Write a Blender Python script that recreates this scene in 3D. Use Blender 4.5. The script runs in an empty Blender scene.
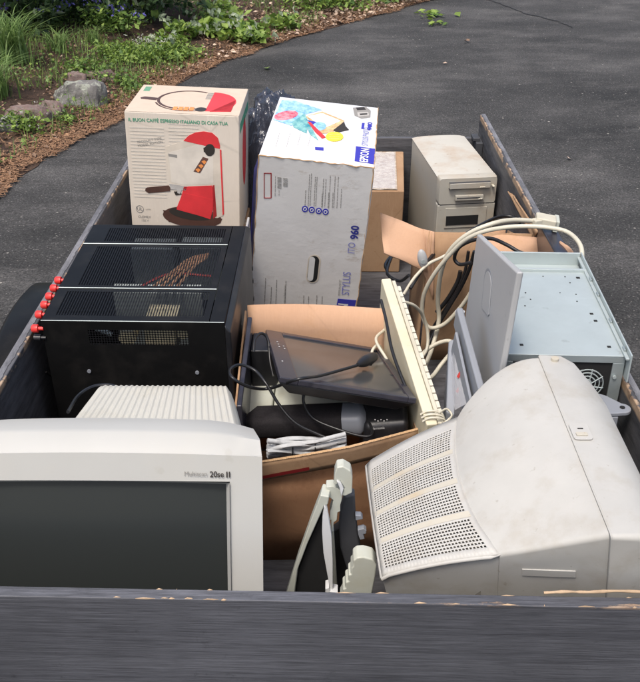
import bpy, bmesh, math, random
from mathutils import Vector as V, Matrix, noise
random.seed(7)
sc = bpy.context.scene
COL = sc.collection
rad = math.radians
PI = math.pi

# ------------------------------------------------------------------ camera
F = 900.0; CZ = 1.78; TH = math.atan(510/900); PS = rad(.39)
cam = bpy.data.cameras.new('camera'); camo = bpy.data.objects.new('camera', cam); COL.objects.link(camo)
cam.sensor_fit = 'HORIZONTAL'; cam.sensor_width = 36; cam.lens = F/640*36
cam.clip_start = .02; cam.clip_end = 300
camo.location = (0, 0, CZ)
RC = Matrix.Rotation(PS, 3, 'Z') @ Matrix.Rotation(-TH, 3, 'X')
camo.rotation_euler = (PI/2 - TH, 0, PS)
sc.camera = camo
RT, FW, UP = RC @ V((1, 0, 0)), RC @ V((0, 1, 0)), RC @ V((0, 0, 1))
CAM = V((0, 0, CZ))
def ray(px, py): return FW + RT*((px-320)/F) - UP*((py-341)/F)
def at(px, py, ax, val):
    """measured point: where the sight line through a photo point meets the plane ax = val"""
    r = ray(px, py); i = 'xyz'.index(ax); t = (val-CAM[i])/r[i]; return CAM + r*t
def onpl(px, py, o, n, lift=0.0):
    r = ray(px, py); t = (o-CAM).dot(n)/r.dot(n); return CAM + r*t + n*lift
def proj(P):
    v = P-CAM; d = v.dot(FW); return 320+F*v.dot(RT)/d, 341-F*v.dot(UP)/d

# ------------------------------------------------------------------ materials
def newmat(name):
    m = bpy.data.materials.new(name); m.use_nodes = True
    nt = m.node_tree; b = nt.nodes['Principled BSDF']; return m, nt, b
def rgb(c): return (c[0], c[1], c[2], 1)
def nz(nt, scale, detail=4, rough=.6, stretch=None, vec=None):
    n = nt.nodes.new('ShaderNodeTexNoise'); n.inputs['Scale'].default_value = scale
    n.inputs['Detail'].default_value = detail; n.inputs['Roughness'].default_value = rough
    if vec is None:
        g = nt.nodes.new('ShaderNodeNewGeometry'); vec = g.outputs['Position']
    if stretch:
        mp = nt.nodes.new('ShaderNodeMapping'); mp.inputs['Scale'].default_value = stretch
        nt.links.new(vec, mp.inputs[0]); vec = mp.outputs[0]
    nt.links.new(vec, n.inputs['Vector'])
    return n.outputs['Fac']
def ramp(nt, fac, stops):
    r = nt.nodes.new('ShaderNodeValToRGB'); cr = r.color_ramp
    while len(cr.elements) < len(stops): cr.elements.new(.5)
    for e, (p, c) in zip(cr.elements, stops):
        e.position = p; e.color = rgb(c) if hasattr(c, '__len__') else (c, c, c, 1)
    nt.links.new(fac, r.inputs[0]); return r.outputs[0]
def mix(nt, fac, a, b, mode='MIX'):
    m = nt.nodes.new('ShaderNodeMix'); m.data_type = 'RGBA'; m.blend_type = mode
    if isinstance(fac, (int, float)): m.inputs[0].default_value = fac
    else: nt.links.new(fac, m.inputs[0])
    for k, x in ((6, a), (7, b)):
        if isinstance(x, bpy.types.NodeSocket): nt.links.new(x, m.inputs[k])
        else: m.inputs[k].default_value = rgb(x)
    return m.outputs[2]
def bump(nt, b, h, strength=.3, dist=.002):
    n = nt.nodes.new('ShaderNodeBump'); n.inputs['Strength'].default_value = strength
    n.inputs['Distance'].default_value = dist
    nt.links.new(h, n.inputs['Height']); nt.links.new(n.outputs[0], b.inputs['Normal'])
def plain(name, c, rough=.5, metal=0, var=.12, scale=30, dirt=None, dirt_amt=.5, dscale=9, bmp=.08, spec=None, stretch=None, bscale=None):
    m, nt, b = newmat(name)
    lo = tuple(x*(1-var) for x in c); hi = tuple(min(1, x*(1+var)) for x in c)
    col = ramp(nt, nz(nt, scale, 5, .6, stretch), [(.3, lo), (.7, hi)])
    if dirt:
        f = ramp(nt, nz(nt, dscale, 6, .65), [(.5, 0), (.72, dirt_amt)])
        col = mix(nt, f, col, dirt)
    if dirt:
        sp_ = ramp(nt, nz(nt, dscale*5, 3, .6), [(.68, 0), (.74, dirt_amt)]); col = mix(nt, sp_, col, tuple(x*.7 for x in dirt))
        sc_ = ramp(nt, nz(nt, 5, 9, .85, (1, 5, 1)), [(.60, 0), (.66, .25)]); col = mix(nt, sc_, col, tuple(min(1, x*1.2) for x in c))
    nt.links.new(col, b.inputs['Base Color'])
    rr = nt.nodes.new('ShaderNodeMapRange'); rr.inputs[3].default_value = max(.02, rough-.08); rr.inputs[4].default_value = min(1, rough+.1)
    nt.links.new(nz(nt, scale*.4, 4), rr.inputs[0]); nt.links.new(rr.outputs[0], b.inputs['Roughness'])
    b.inputs['Metallic'].default_value = metal
    if spec is not None: b.inputs['Specular IOR Level'].default_value = spec
    if bmp: bump(nt, b, nz(nt, bscale or scale*8, 3, .6, stretch), bmp, .001)
    return m
M = {}
M['crt'] = plain('aged_beige_plastic', (.43, .422, .39), .52, var=.05, scale=14, dirt=(.30, .25, .18), dirt_amt=.38, dscale=16, bmp=.12, bscale=900)
M['crt_strip'] = plain('yellowed_plastic', (.455, .425, .35), .5, var=.05, scale=12, dirt=(.42, .30, .15), dirt_amt=.5, dscale=16, bmp=.1, bscale=900)
M['monitor'] = plain('pale_grey_plastic', (.405, .405, .38), .45, var=.03, scale=6, dirt=(.45, .42, .35), dirt_amt=.25, dscale=5, bmp=.1, bscale=900)
M['monitor_rib'] = plain('cream_rear_plastic', (.50, .485, .425), .5, var=.04, scale=8, dirt=(.42, .38, .28), dirt_amt=.4, dscale=9, bmp=.1, bscale=900)
M['tower'] = plain('dirty_beige_plastic', (.42, .405, .35), .5, var=.04, scale=8, dirt=(.36, .26, .16), dirt_amt=.6, dscale=6, bmp=.1, bscale=700)
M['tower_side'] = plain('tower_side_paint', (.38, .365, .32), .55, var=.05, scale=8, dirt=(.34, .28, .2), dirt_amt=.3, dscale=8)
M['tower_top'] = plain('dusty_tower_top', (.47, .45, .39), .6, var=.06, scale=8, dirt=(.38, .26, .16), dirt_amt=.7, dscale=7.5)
M['keyb'] = plain('yellow_cream_plastic', (.60, .55, .40), .5, var=.05, scale=10, dirt=(.45, .36, .2), dirt_amt=.3, bmp=.08)
M['keys'] = plain('grey_cream_keycaps', (.60, .57, .47), .55, var=.08, scale=30)
M['cream_cable'] = plain('cream_cable_sleeve', (.52, .49, .39), .45, var=.08, scale=20, dirt=(.35, .3, .2), dirt_amt=.3)
M['black_cable'] = plain('black_cable_sleeve', (.012, .012, .013), .35, var=.1)
M['black'] = plain('satin_black_steel', (.010, .010, .011), .34, var=.15, scale=12, dirt=(.05, .045, .04), dirt_amt=.25, dscale=14, bmp=.05)
M['black_plastic'] = plain('black_plastic', (.014, .014, .016), .38, var=.2, scale=20, dirt=(.06, .055, .05), dirt_amt=.3, dscale=20)
M['darkblue_plastic'] = plain('dark_plum_gloss_plastic', (.028, .027, .036), .25, var=.1, scale=10, dirt=(.07, .065, .065), dirt_amt=.4, dscale=25)
M['dark_hole'] = plain('dark_inside', (.006, .006, .006), .8, var=.2, bmp=0)
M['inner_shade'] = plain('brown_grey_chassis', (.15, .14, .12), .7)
M['bundle'] = plain('dull_white_cable', (.46, .47, .47), .75, var=.12, scale=40, dirt=(.3, .3, .3), dirt_amt=.5, dscale=30, spec=.2)
M['red_knob'] = plain('red_anodised', (.62, .035, .03), .35, var=.06)
M['steel'] = plain('galvanised_steel', (.42, .475, .47), .42, metal=.3, var=.05, scale=14, dirt=(.42, .46, .45), dirt_amt=.5, dscale=6, bmp=.03)
M['steel_dark'] = plain('darker_bracket_steel', (.38, .43, .43), .45, metal=.6, var=.06)  # slightly darker steel for plates, seams and clips
M['silver_grey'] = plain('silver_grey_plastic', (.385, .39, .39), .45, var=.03, scale=9, dirt=(.33, .33, .33), dirt_amt=.3, bmp=.06, bscale=900)
M['mid_grey'] = plain('blue_grey_plastic', (.22, .235, .26), .45, var=.05, scale=9, dirt=(.16, .16, .17), dirt_amt=.3)
M['cloth'] = plain('black_speaker_cloth', (.018, .016, .017), .8, var=.3, scale=300, spec=.2)
M['dark_grey'] = plain('charcoal_plastic', (.05, .052, .058), .6, var=.12, scale=20)
M['white_pl'] = plain('white_plastic', (.62, .63, .63), .4, var=.03, scale=20, dirt=(.5, .5, .5), dirt_amt=.3, dscale=20)
M['offwhite'] = plain('greenish_white_plastic', (.46, .475, .41), .45, var=.05, scale=15, dirt=(.40, .38, .28), dirt_amt=.5, dscale=14)
M['rubber'] = plain('black_rubber', (.016, .016, .016), .75, var=.2)
M['orange_coil'] = plain('copper_winding', (.65, .36, .20), .4, metal=.1, var=.3, scale=90)
M['brass'] = plain('zinc_parts', (.62, .55, .36), .4, metal=.15, var=.2, scale=60)
M['red_plastic'] = plain('red_wire', (.45, .04, .03), .5)
# glass screens
m, nt, b = newmat('crt_dark_glass'); b.inputs['Base Color'].default_value = (.022, .025, .024, 1)
b.inputs['Roughness'].default_value = .3; b.inputs['Specular IOR Level'].default_value = .35
bump(nt, b, nz(nt, 500, 2), .04, .0005); M['screen'] = m
m, nt, b = newmat('lcd_panel_glass')
c = ramp(nt, nz(nt, 14, 4), [(.35, (.040, .041, .042)), (.7, (.064, .064, .063))]); nt.links.new(c, b.inputs['Base Color'])
b.inputs['Roughness'].default_value = .16; M['lcd'] = m
# cardboard
def card(name, c, c2, dirt=(.25, .14, .07), crumple=.3, fl_=.965):
    m, nt, b = newmat(name)
    k = ramp(nt, nz(nt, 5, 5, .6), [(.3, c), (.7, c2)])
    fl = ramp(nt, nz(nt, 260, 2, .5, (1, 1, .15)), [(.35, fl_), (.65, 1)])
    k = mix(nt, 1, k, fl, 'MULTIPLY')
    d = ramp(nt, nz(nt, 11, 7, .75), [(.54, 0), (.75, .6)]); k = mix(nt, d, k, dirt)
    d = ramp(nt, nz(nt, 60, 4, .8), [(.62, 0), (.72, .5)]); k = mix(nt, d, k, dirt)
    d = ramp(nt, nz(nt, 7, 8, .85, (3, 1, .6)), [(.60, 0), (.66, .35)]); k = mix(nt, d, k, tuple(min(1, x*1.25) for x in c2))
    vo = nt.nodes.new('ShaderNodeTexVoronoi'); vo.feature = 'DISTANCE_TO_EDGE'; vo.inputs['Scale'].default_value = 5.5
    g = nt.nodes.new('ShaderNodeNewGeometry'); nt.links.new(g.outputs['Position'], vo.inputs['Vector'])
    cl = ramp(nt, vo.outputs['Distance'], [(0, .80), (.018, 1)]); k = mix(nt, ramp(nt, nz(nt, 6, 2), [(.45, 0), (.6, .8)]), k, mix(nt, 1, k, cl, 'MULTIPLY'))
    nt.links.new(k, b.inputs['Base Color']); b.inputs['Roughness'].default_value = .85
    b.inputs['Specular IOR Level'].default_value = .2
    bump(nt, b, nz(nt, 9, 6, .6), crumple, .008)
    return m
M['card_tan'] = card('tan_cardboard', (.49, .30, .19), (.55, .35, .23), (.45, .26, .13))
M['card_brown'] = card('brown_cardboard', (.34, .21, .12), (.42, .275, .165), (.22, .11, .05))
M['card_shaded'] = card('shaded_brown_cardboard', (.24, .125, .068), (.30, .165, .09), (.15, .06, .03))  # brown cardboard darkened, shade below the carton rim put into the colour
M['card_edge'] = card('corrugated_edge', (.42, .27, .14), (.55, .36, .2))
M['card_print'] = card('cream_printed_card', (.60, .53, .44), (.64, .575, .485), (.66, .58, .46), .10, .97)
M['card_top'] = card('tan_printed_card', (.56, .42, .30), (.6, .46, .34), (.6, .45, .31), .08, .97)
# scuffed white card
m, nt, b = newmat('scuffed_white_card')
k = ramp(nt, nz(nt, 4, 5, .6), [(.3, (.58, .565, .54)), (.7, (.67, .66, .64))])
st = ramp(nt, nz(nt, 20, 9, .8, (1, 1, 2.6)), [(.54, 0), (.64, .6)])
msk = ramp(nt, nz(nt, 5, 3, .5), [(.42, 0), (.58, 1)])
mm = nt.nodes.new('ShaderNodeMath'); mm.operation = 'MULTIPLY'; nt.links.new(st, mm.inputs[0]); nt.links.new(msk, mm.inputs[1])
k = mix(nt, mm.outputs[0], k, (.36, .29, .22)); nt.links.new(k, b.inputs['Base Color'])
b.inputs['Roughness'].default_value = .6; bump(nt, b, nz(nt, 13, 5, .65), .35, .005); M['card_white'] = m
M['card_gloss'] = plain('glossy_white_card', (.60, .61, .63), .35, var=.02, scale=8, dirt=(.6, .58, .55), dirt_amt=.25, dscale=14, bmp=.3, bscale=16)
def ink(name, c, rough=.5): M[name] = plain('ink_'+name, c, rough, var=.16 if name in ('cream', 'cream2', 'red', 'brown', 'chrome', 'orange') else .05, scale=13 if name in ('cream', 'cream2', 'red') else 30, bmp=0)
for n_, c_ in dict(green=(.04, .28, .16), grey=(.24, .23, .21), red=(.62, .035, .04), darkred=(.30, .02, .02), cream=(.61, .56, .48), cream2=(.57, .51, .42),
                   black=(.03, .025, .02), brown=(.075, .035, .025), brown2=(.12, .06, .045), orange=(.72, .26, .07), blue=(.035, .035, .34), navy=(.03, .035, .22),
                   skyblue=(.24, .47, .70), teal=(.10, .38, .40), pink=(.75, .14, .20), yellow=(.80, .66, .05), tan=(.62, .42, .20),
                   white=(.68, .68, .68), lilac=(.20, .21, .48), paleline=(.575, .53, .455), chrome=(.42, .40, .37), label=(.62, .62, .60), tape=(.52, .42, .28), tan_ink=(.58, .47, .36)).items(): ink(n_, c_)
for n_, a_, b2_ in (('tape', (.30, .21, .13), (.62, .55, .45)), ('skyblue', (.12, .33, .62), (.45, .66, .80)), ('teal', (.03, .22, .28), (.30, .55, .50)), ('pink', (.45, .03, .08), (.85, .35, .38)), ('tan', (.40, .22, .09), (.72, .55, .30))):
    m, nt, b = newmat('picture_'+n_); nt.links.new(ramp(nt, nz(nt, 55, 5, .75), [(.35, a_), (.65, b2_)]), b.inputs['Base Color']); b.inputs['Roughness'].default_value = .4; M[n_] = m
M['ink_black'] = M.pop('black'); M['black'] = plain('satin_black_case', (.007, .007, .007), .40, spec=.16, var=.15, scale=12, dirt=(.04, .036, .032), dirt_amt=.25, dscale=14, bmp=.05)
# perforated black sheet
def perf(name, pitch, r, ax=(0, 1)):
    m, nt, b = newmat(name); b.inputs['Base Color'].default_value = (.010, .010, .011, 1); b.inputs['Roughness'].default_value = .38; b.inputs['Specular IOR Level'].default_value = .16
    g = nt.nodes.new('ShaderNodeNewGeometry'); s = nt.nodes.new('ShaderNodeSeparateXYZ'); nt.links.new(g.outputs['Position'], s.inputs[0])
    sq = []
    for a in ax:
        x = nt.nodes.new('ShaderNodeMath'); x.operation = 'MULTIPLY'; x.inputs[1].default_value = 1/pitch; nt.links.new(s.outputs[a], x.inputs[0])
        y = nt.nodes.new('ShaderNodeMath'); y.operation = 'FRACT'; nt.links.new(x.outputs[0], y.inputs[0])
        z = nt.nodes.new('ShaderNodeMath'); z.operation = 'SUBTRACT'; z.inputs[1].default_value = .5; nt.links.new(y.outputs[0], z.inputs[0])
        w = nt.nodes.new('ShaderNodeMath'); w.operation = 'POWER'; w.inputs[1].default_value = 2; nt.links.new(z.outputs[0], w.inputs[0]); sq.append(w.outputs[0])
    ad = nt.nodes.new('ShaderNodeMath'); ad.operation = 'ADD'; nt.links.new(sq[0], ad.inputs[0]); nt.links.new(sq[1], ad.inputs[1])
    gt = nt.nodes.new('ShaderNodeMath'); gt.operation = 'LESS_THAN'; gt.inputs[1].default_value = r*r; nt.links.new(ad.outputs[0], gt.inputs[0])
    tr = nt.nodes.new('ShaderNodeBsdfTransparent'); mx = nt.nodes.new('ShaderNodeMixShader')
    nt.links.new(gt.outputs[0], mx.inputs[0]); nt.links.new(b.outputs[0], mx.inputs[1]); nt.links.new(tr.outputs[0], mx.inputs[2])
    nt.links.new(mx.outputs[0], nt.nodes['Material Output'].inputs[0]); return m
M['perf_top'] = perf('perforated_black_sheet', .0056, .43)
M['perf_front'] = perf('perforated_black_front', .0056, .43, (0, 2))
# painted plywood
def ply(name, stretch, wear_axis=None, wear_at=0, wear_dir=1, base=(.050, .050, .055), streak=(.100, .100, .106), thr=1.72, gs=60, zlo=.855, ws=None, wsc=10):
    m, nt, b = newmat(name)
    k = ramp(nt, nz(nt, 9, 7, .75, stretch), [(.3, base), (.52, tuple(.5*(x+y) for x, y in zip(base, streak))), (.8, streak)])
    fine = ramp(nt, nz(nt, gs, 6, .75, stretch), [(.38, .55), (.5, 1), (.66, 1.5)]); k = mix(nt, .85, k, fine, 'MULTIPLY')
    knots = ramp(nt, nz(nt, 22, 6, .8), [(.30, .35), (.40, 1)]); k = mix(nt, .6, k, knots, 'MULTIPLY')
    pl = ramp(nt, nz(nt, 3.5, 5, .6), [(.35, .7), (.7, 1.3)]); k = mix(nt, .7, k, pl, 'MULTIPLY')
    if wear_axis is not None:
        g = nt.nodes.new('ShaderNodeNewGeometry'); s = nt.nodes.new('ShaderNodeSeparateXYZ'); nt.links.new(g.outputs['Position'], s.inputs[0])
        d = nt.nodes.new('ShaderNodeMath'); d.operation = 'SUBTRACT'; nt.links.new(s.outputs[wear_axis], d.inputs[0]); d.inputs[1].default_value = wear_at
        e = nt.nodes.new('ShaderNodeMath'); e.operation = 'MULTIPLY'; e.inputs[1].default_value = wear_dir*55; nt.links.new(d.outputs[0], e.inputs[0])
        n2 = nt.nodes.new('ShaderNodeMath'); n2.operation = 'MULTIPLY'; n2.inputs[1].default_value = 3.4; nt.links.new(nz(nt, wsc, 7, .75, ws), n2.inputs[0])
        a = nt.nodes.new('ShaderNodeMath'); a.operation = 'SUBTRACT'; nt.links.new(n2.outputs[0], a.inputs[0]); nt.links.new(e.outputs[0], a.inputs[1])
        f = ramp(nt, a.outputs[0], [(.0, 0), (.0001, 0), (1, 1)])
        r_ = nt.nodes.new('ShaderNodeMapRange'); r_.inputs[1].default_value = thr; r_.inputs[2].default_value = thr+.2; nt.links.new(a.outputs[0], r_.inputs[0])
        # only close to the top edge
        zz = nt.nodes.new('ShaderNodeMapRange'); zz.inputs[1].default_value = zlo; zz.inputs[2].default_value = zlo+.006; nt.links.new(s.outputs[2], zz.inputs[0])
        mu = nt.nodes.new('ShaderNodeMath'); mu.operation = 'MULTIPLY'; nt.links.new(r_.outputs[0], mu.inputs[0]); nt.links.new(zz.outputs[0], mu.inputs[1])
        wood = ramp(nt, nz(nt, 40, 5, .7), [(.3, (.24, .14, .075)), (.7, (.42, .31, .21))])
        k = mix(nt, mu.outputs[0], k, wood)
    nt.links.new(k, b.inputs['Base Color']); b.inputs['Roughness'].default_value = .62
    bump(nt, b, nz(nt, 45, 6, .7, stretch), .45, .003); return m
M['ply_left'] = ply('dark_painted_plywood_left', (1, .12, 1), 0, -.620, -1, thr=2.06)
M['ply_right'] = ply('dark_painted_plywood_right', (1, .12, 1), 0, .576, 1, thr=1.9, zlo=.850)
M['ply_tail'] = ply('dark_painted_plywood_tailgate', (.06, 1, 3.2), 1, .886, 1, (.050, .052, .061), (.102, .105, .118), thr=1.93, gs=240, zlo=.8655, ws=(.22, 1, 1), wsc=30)
M['ply'] = ply('dark_painted_plywood', (.12, 1, 1))
M['ply_sky_sheen'] = ply('rail_top_sky_sheen', (1, .25, 1), None, base=(.10, .10, .108), streak=(.20, .20, .21))  # lighter plywood paint, sky reflection on the rail tops put into the colour
M['bare_wood'] = plain('bare_split_plywood', (.46, .33, .21), .8, var=.3, scale=60, dirt=(.2, .15, .1), dirt_amt=.6, dscale=40, stretch=(.3, 1, 1))
# asphalt
m, nt, b = newmat('asphalt')
k = ramp(nt, nz(nt, .9, 6, .65, (.8, 1.2, 1)), [(.34, (.028, .028, .027)), (.5, (.052, .051, .049)), (.66, (.098, .095, .091))])
sp = ramp(nt, nz(nt, 95, 3, .85), [(.40, .45), (.52, 1.0), (.62, 1.5), (.72, 3.0)]); k = mix(nt, 1, k, sp, 'MULTIPLY')
sp = ramp(nt, nz(nt, 38, 3, .8), [(.35, .75), (.65, 1.25)]); k = mix(nt, 1, k, sp, 'MULTIPLY')
def flecks(k, scale, r, share, col):
    vo = nt.nodes.new('ShaderNodeTexVoronoi'); vo.inputs['Scale'].default_value = scale
    g = nt.nodes.new('ShaderNodeNewGeometry'); nt.links.new(g.outputs['Position'], vo.inputs['Vector'])
    f = ramp(nt, vo.outputs['Distance'], [(r, 1), (r*1.5, 0)]); cr = ramp(nt, vo.outputs['Color'], [(1-share, 0), (1-share+.03, 1)])
    mm = nt.nodes.new('ShaderNodeMath'); mm.operation = 'MULTIPLY'; nt.links.new(f, mm.inputs[0]); nt.links.new(cr, mm.inputs[1])
    return mix(nt, mm.outputs[0], k, col)
k = flecks(k, 75, .22, .30, (.17, .16, .15)); k = flecks(k, 30, .14, .14, (.36, .34, .30)); k = flecks(k, 14, .08, .12, (.42, .40, .35))
du = ramp(nt, nz(nt, 1.7, 8, .78, (.6, 1.3, 1)), [(.52, 0), (.66, .5)]); du2 = ramp(nt, nz(nt, 60, 4, .8), [(.42, 0), (.6, 1)])
mm = nt.nodes.new('ShaderNodeMath'); mm.operation = 'MULTIPLY'; nt.links.new(du, mm.inputs[0]); nt.links.new(du2, mm.inputs[1]); k = mix(nt, mm.outputs[0], k, (.21, .20, .19))
nt.links.new(k, b.inputs['Base Color']); b.inputs['Roughness'].default_value = .85; b.inputs['Specular IOR Level'].default_value = .3
bump(nt, b, nz(nt, 110, 4, .8), .9, .006); M['asphalt'] = m
# soil
m, nt, b = newmat('bark_mulch_soil')
k = ramp(nt, nz(nt, 5, 6, .7), [(.25, (.035, .02, .013)), (.5, (.09, .05, .03)), (.75, (.20, .12, .075))])
k2 = ramp(nt, nz(nt, 90, 4, .8), [(.35, .4), (.6, 1.3), (.75, 2.2)]); k = mix(nt, 1, k, k2, 'MULTIPLY')
nt.links.new(k, b.inputs['Base Color']); b.inputs['Roughness'].default_value = .95
bump(nt, b, nz(nt, 60, 6, .8), 1, .03); M['soil'] = m
def rock_mat(name, a, b_, lich):
    m, nt, b = newmat(name)
    k = ramp(nt, nz(nt, 6, 8, .7), [(.3, a), (.7, b_)])
    f = ramp(nt, nz(nt, 14, 6, .75), [(.52, 0), (.58, .9)]); k = mix(nt, f, k, lich)
    nt.links.new(k, b.inputs['Base Color']); b.inputs['Roughness'].default_value = .9; bump(nt, b, nz(nt, 25, 8, .75), .8, .03); return m
M['rock_grey'] = rock_mat('lichen_grey_rock', (.10, .095, .09), (.26, .25, .235), (.38, .40, .33))
M['rock_red'] = rock_mat('reddish_rock', (.13, .08, .07), (.30, .22, .19), (.24, .20, .17))
def leafmat(name, a, b_, tr=.35, rough=.55):
    m, nt, b = newmat(name)
    oi = nt.nodes.new('ShaderNodeNewGeometry')
    k = ramp(nt, oi.outputs['Random Per Island'], [(0, a), (1, b_)])
    k = mix(nt, .5, k, ramp(nt, nz(nt, 8, 4), [(.3, .55), (.7, 1.35)]), 'MULTIPLY')
    nt.links.new(k, b.inputs['Base Color']); b.inputs['Roughness'].default_value = rough
    t = nt.nodes.new('ShaderNodeBsdfTranslucent'); nt.links.new(k, t.inputs[0])
    mx = nt.nodes.new('ShaderNodeMixShader'); mx.inputs[0].default_value = tr
    nt.links.new(b.outputs[0], mx.inputs[1]); nt.links.new(t.outputs[0], mx.inputs[2]); nt.links.new(mx.outputs[0], nt.nodes['Material Output'].inputs[0]); return m
M['leaf_bright'] = leafmat('bright_green_leaves', (.09, .17, .025), (.32, .44, .09))
M['leaf_mid'] = leafmat('mid_green_leaves', (.06, .13, .025), (.20, .31, .06))
M['leaf_dark'] = leafmat('dark_shaded_leaves', (.02, .045, .015), (.055, .105, .035))  # green darkened to carry the shade under trees in the leaf colour
M['leaf_pale'] = leafmat('pale_variegated_leaves', (.26, .34, .20), (.50, .55, .40))
M['blade'] = leafmat('long_green_blades', (.09, .17, .04), (.28, .40, .13))
M['petal_purple'] = leafmat('violet_petals', (.13, .12, .45), (.24, .22, .62))
M['petal_white'] = leafmat('white_petals', (.55, .55, .48), (.75, .75, .68))
M['litter'] = leafmat('dry_leaf_litter', (.09, .05, .032), (.34, .22, .14), .1, .8)
M['litter_pale'] = leafmat('pale_dry_leaves', (.33, .23, .16), (.64, .49, .37), .1, .8)
M['needles'] = leafmat('rust_pine_needles', (.15, .075, .038), (.40, .235, .13), .1, .8)
M['bark'] = plain('dark_bark', (.05, .035, .025), .9, var=.4, scale=20)
# bag
m, nt, b = newmat('smoky_plastic_film'); b.inputs['Base Color'].default_value = (.04, .045, .065, 1); b.inputs['Roughness'].default_value = .18
b.inputs['Coat Weight'].default_value = .6
bump(nt, b, nz(nt, 40, 4, .6), .5, .012)
tr = nt.nodes.new('ShaderNodeBsdfTransparent'); mx = nt.nodes.new('ShaderNodeMixShader'); mx.inputs[0].default_value = .18
nt.links.new(b.outputs[0], mx.inputs[1]); nt.links.new(tr.outputs[0], mx.inputs[2]); nt.links.new(mx.outputs[0], nt.nodes['Material Output'].inputs[0]); M['bag'] = m
m, nt, b = newmat('clear_plastic'); b.inputs['Base Color'].default_value = (.8, .8, .82, 1); b.inputs['Roughness'].default_value = .12
tr = nt.nodes.new('ShaderNodeBsdfTransparent'); mx = nt.nodes.new('ShaderNodeMixShader'); mx.inputs[0].default_value = .68
nt.links.new(b.outputs[0], mx.inputs[1]); nt.links.new(tr.outputs[0], mx.inputs[2]); nt.links.new(mx.outputs[0], nt.nodes['Material Output'].inputs[0]); M['clear'] = m

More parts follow.
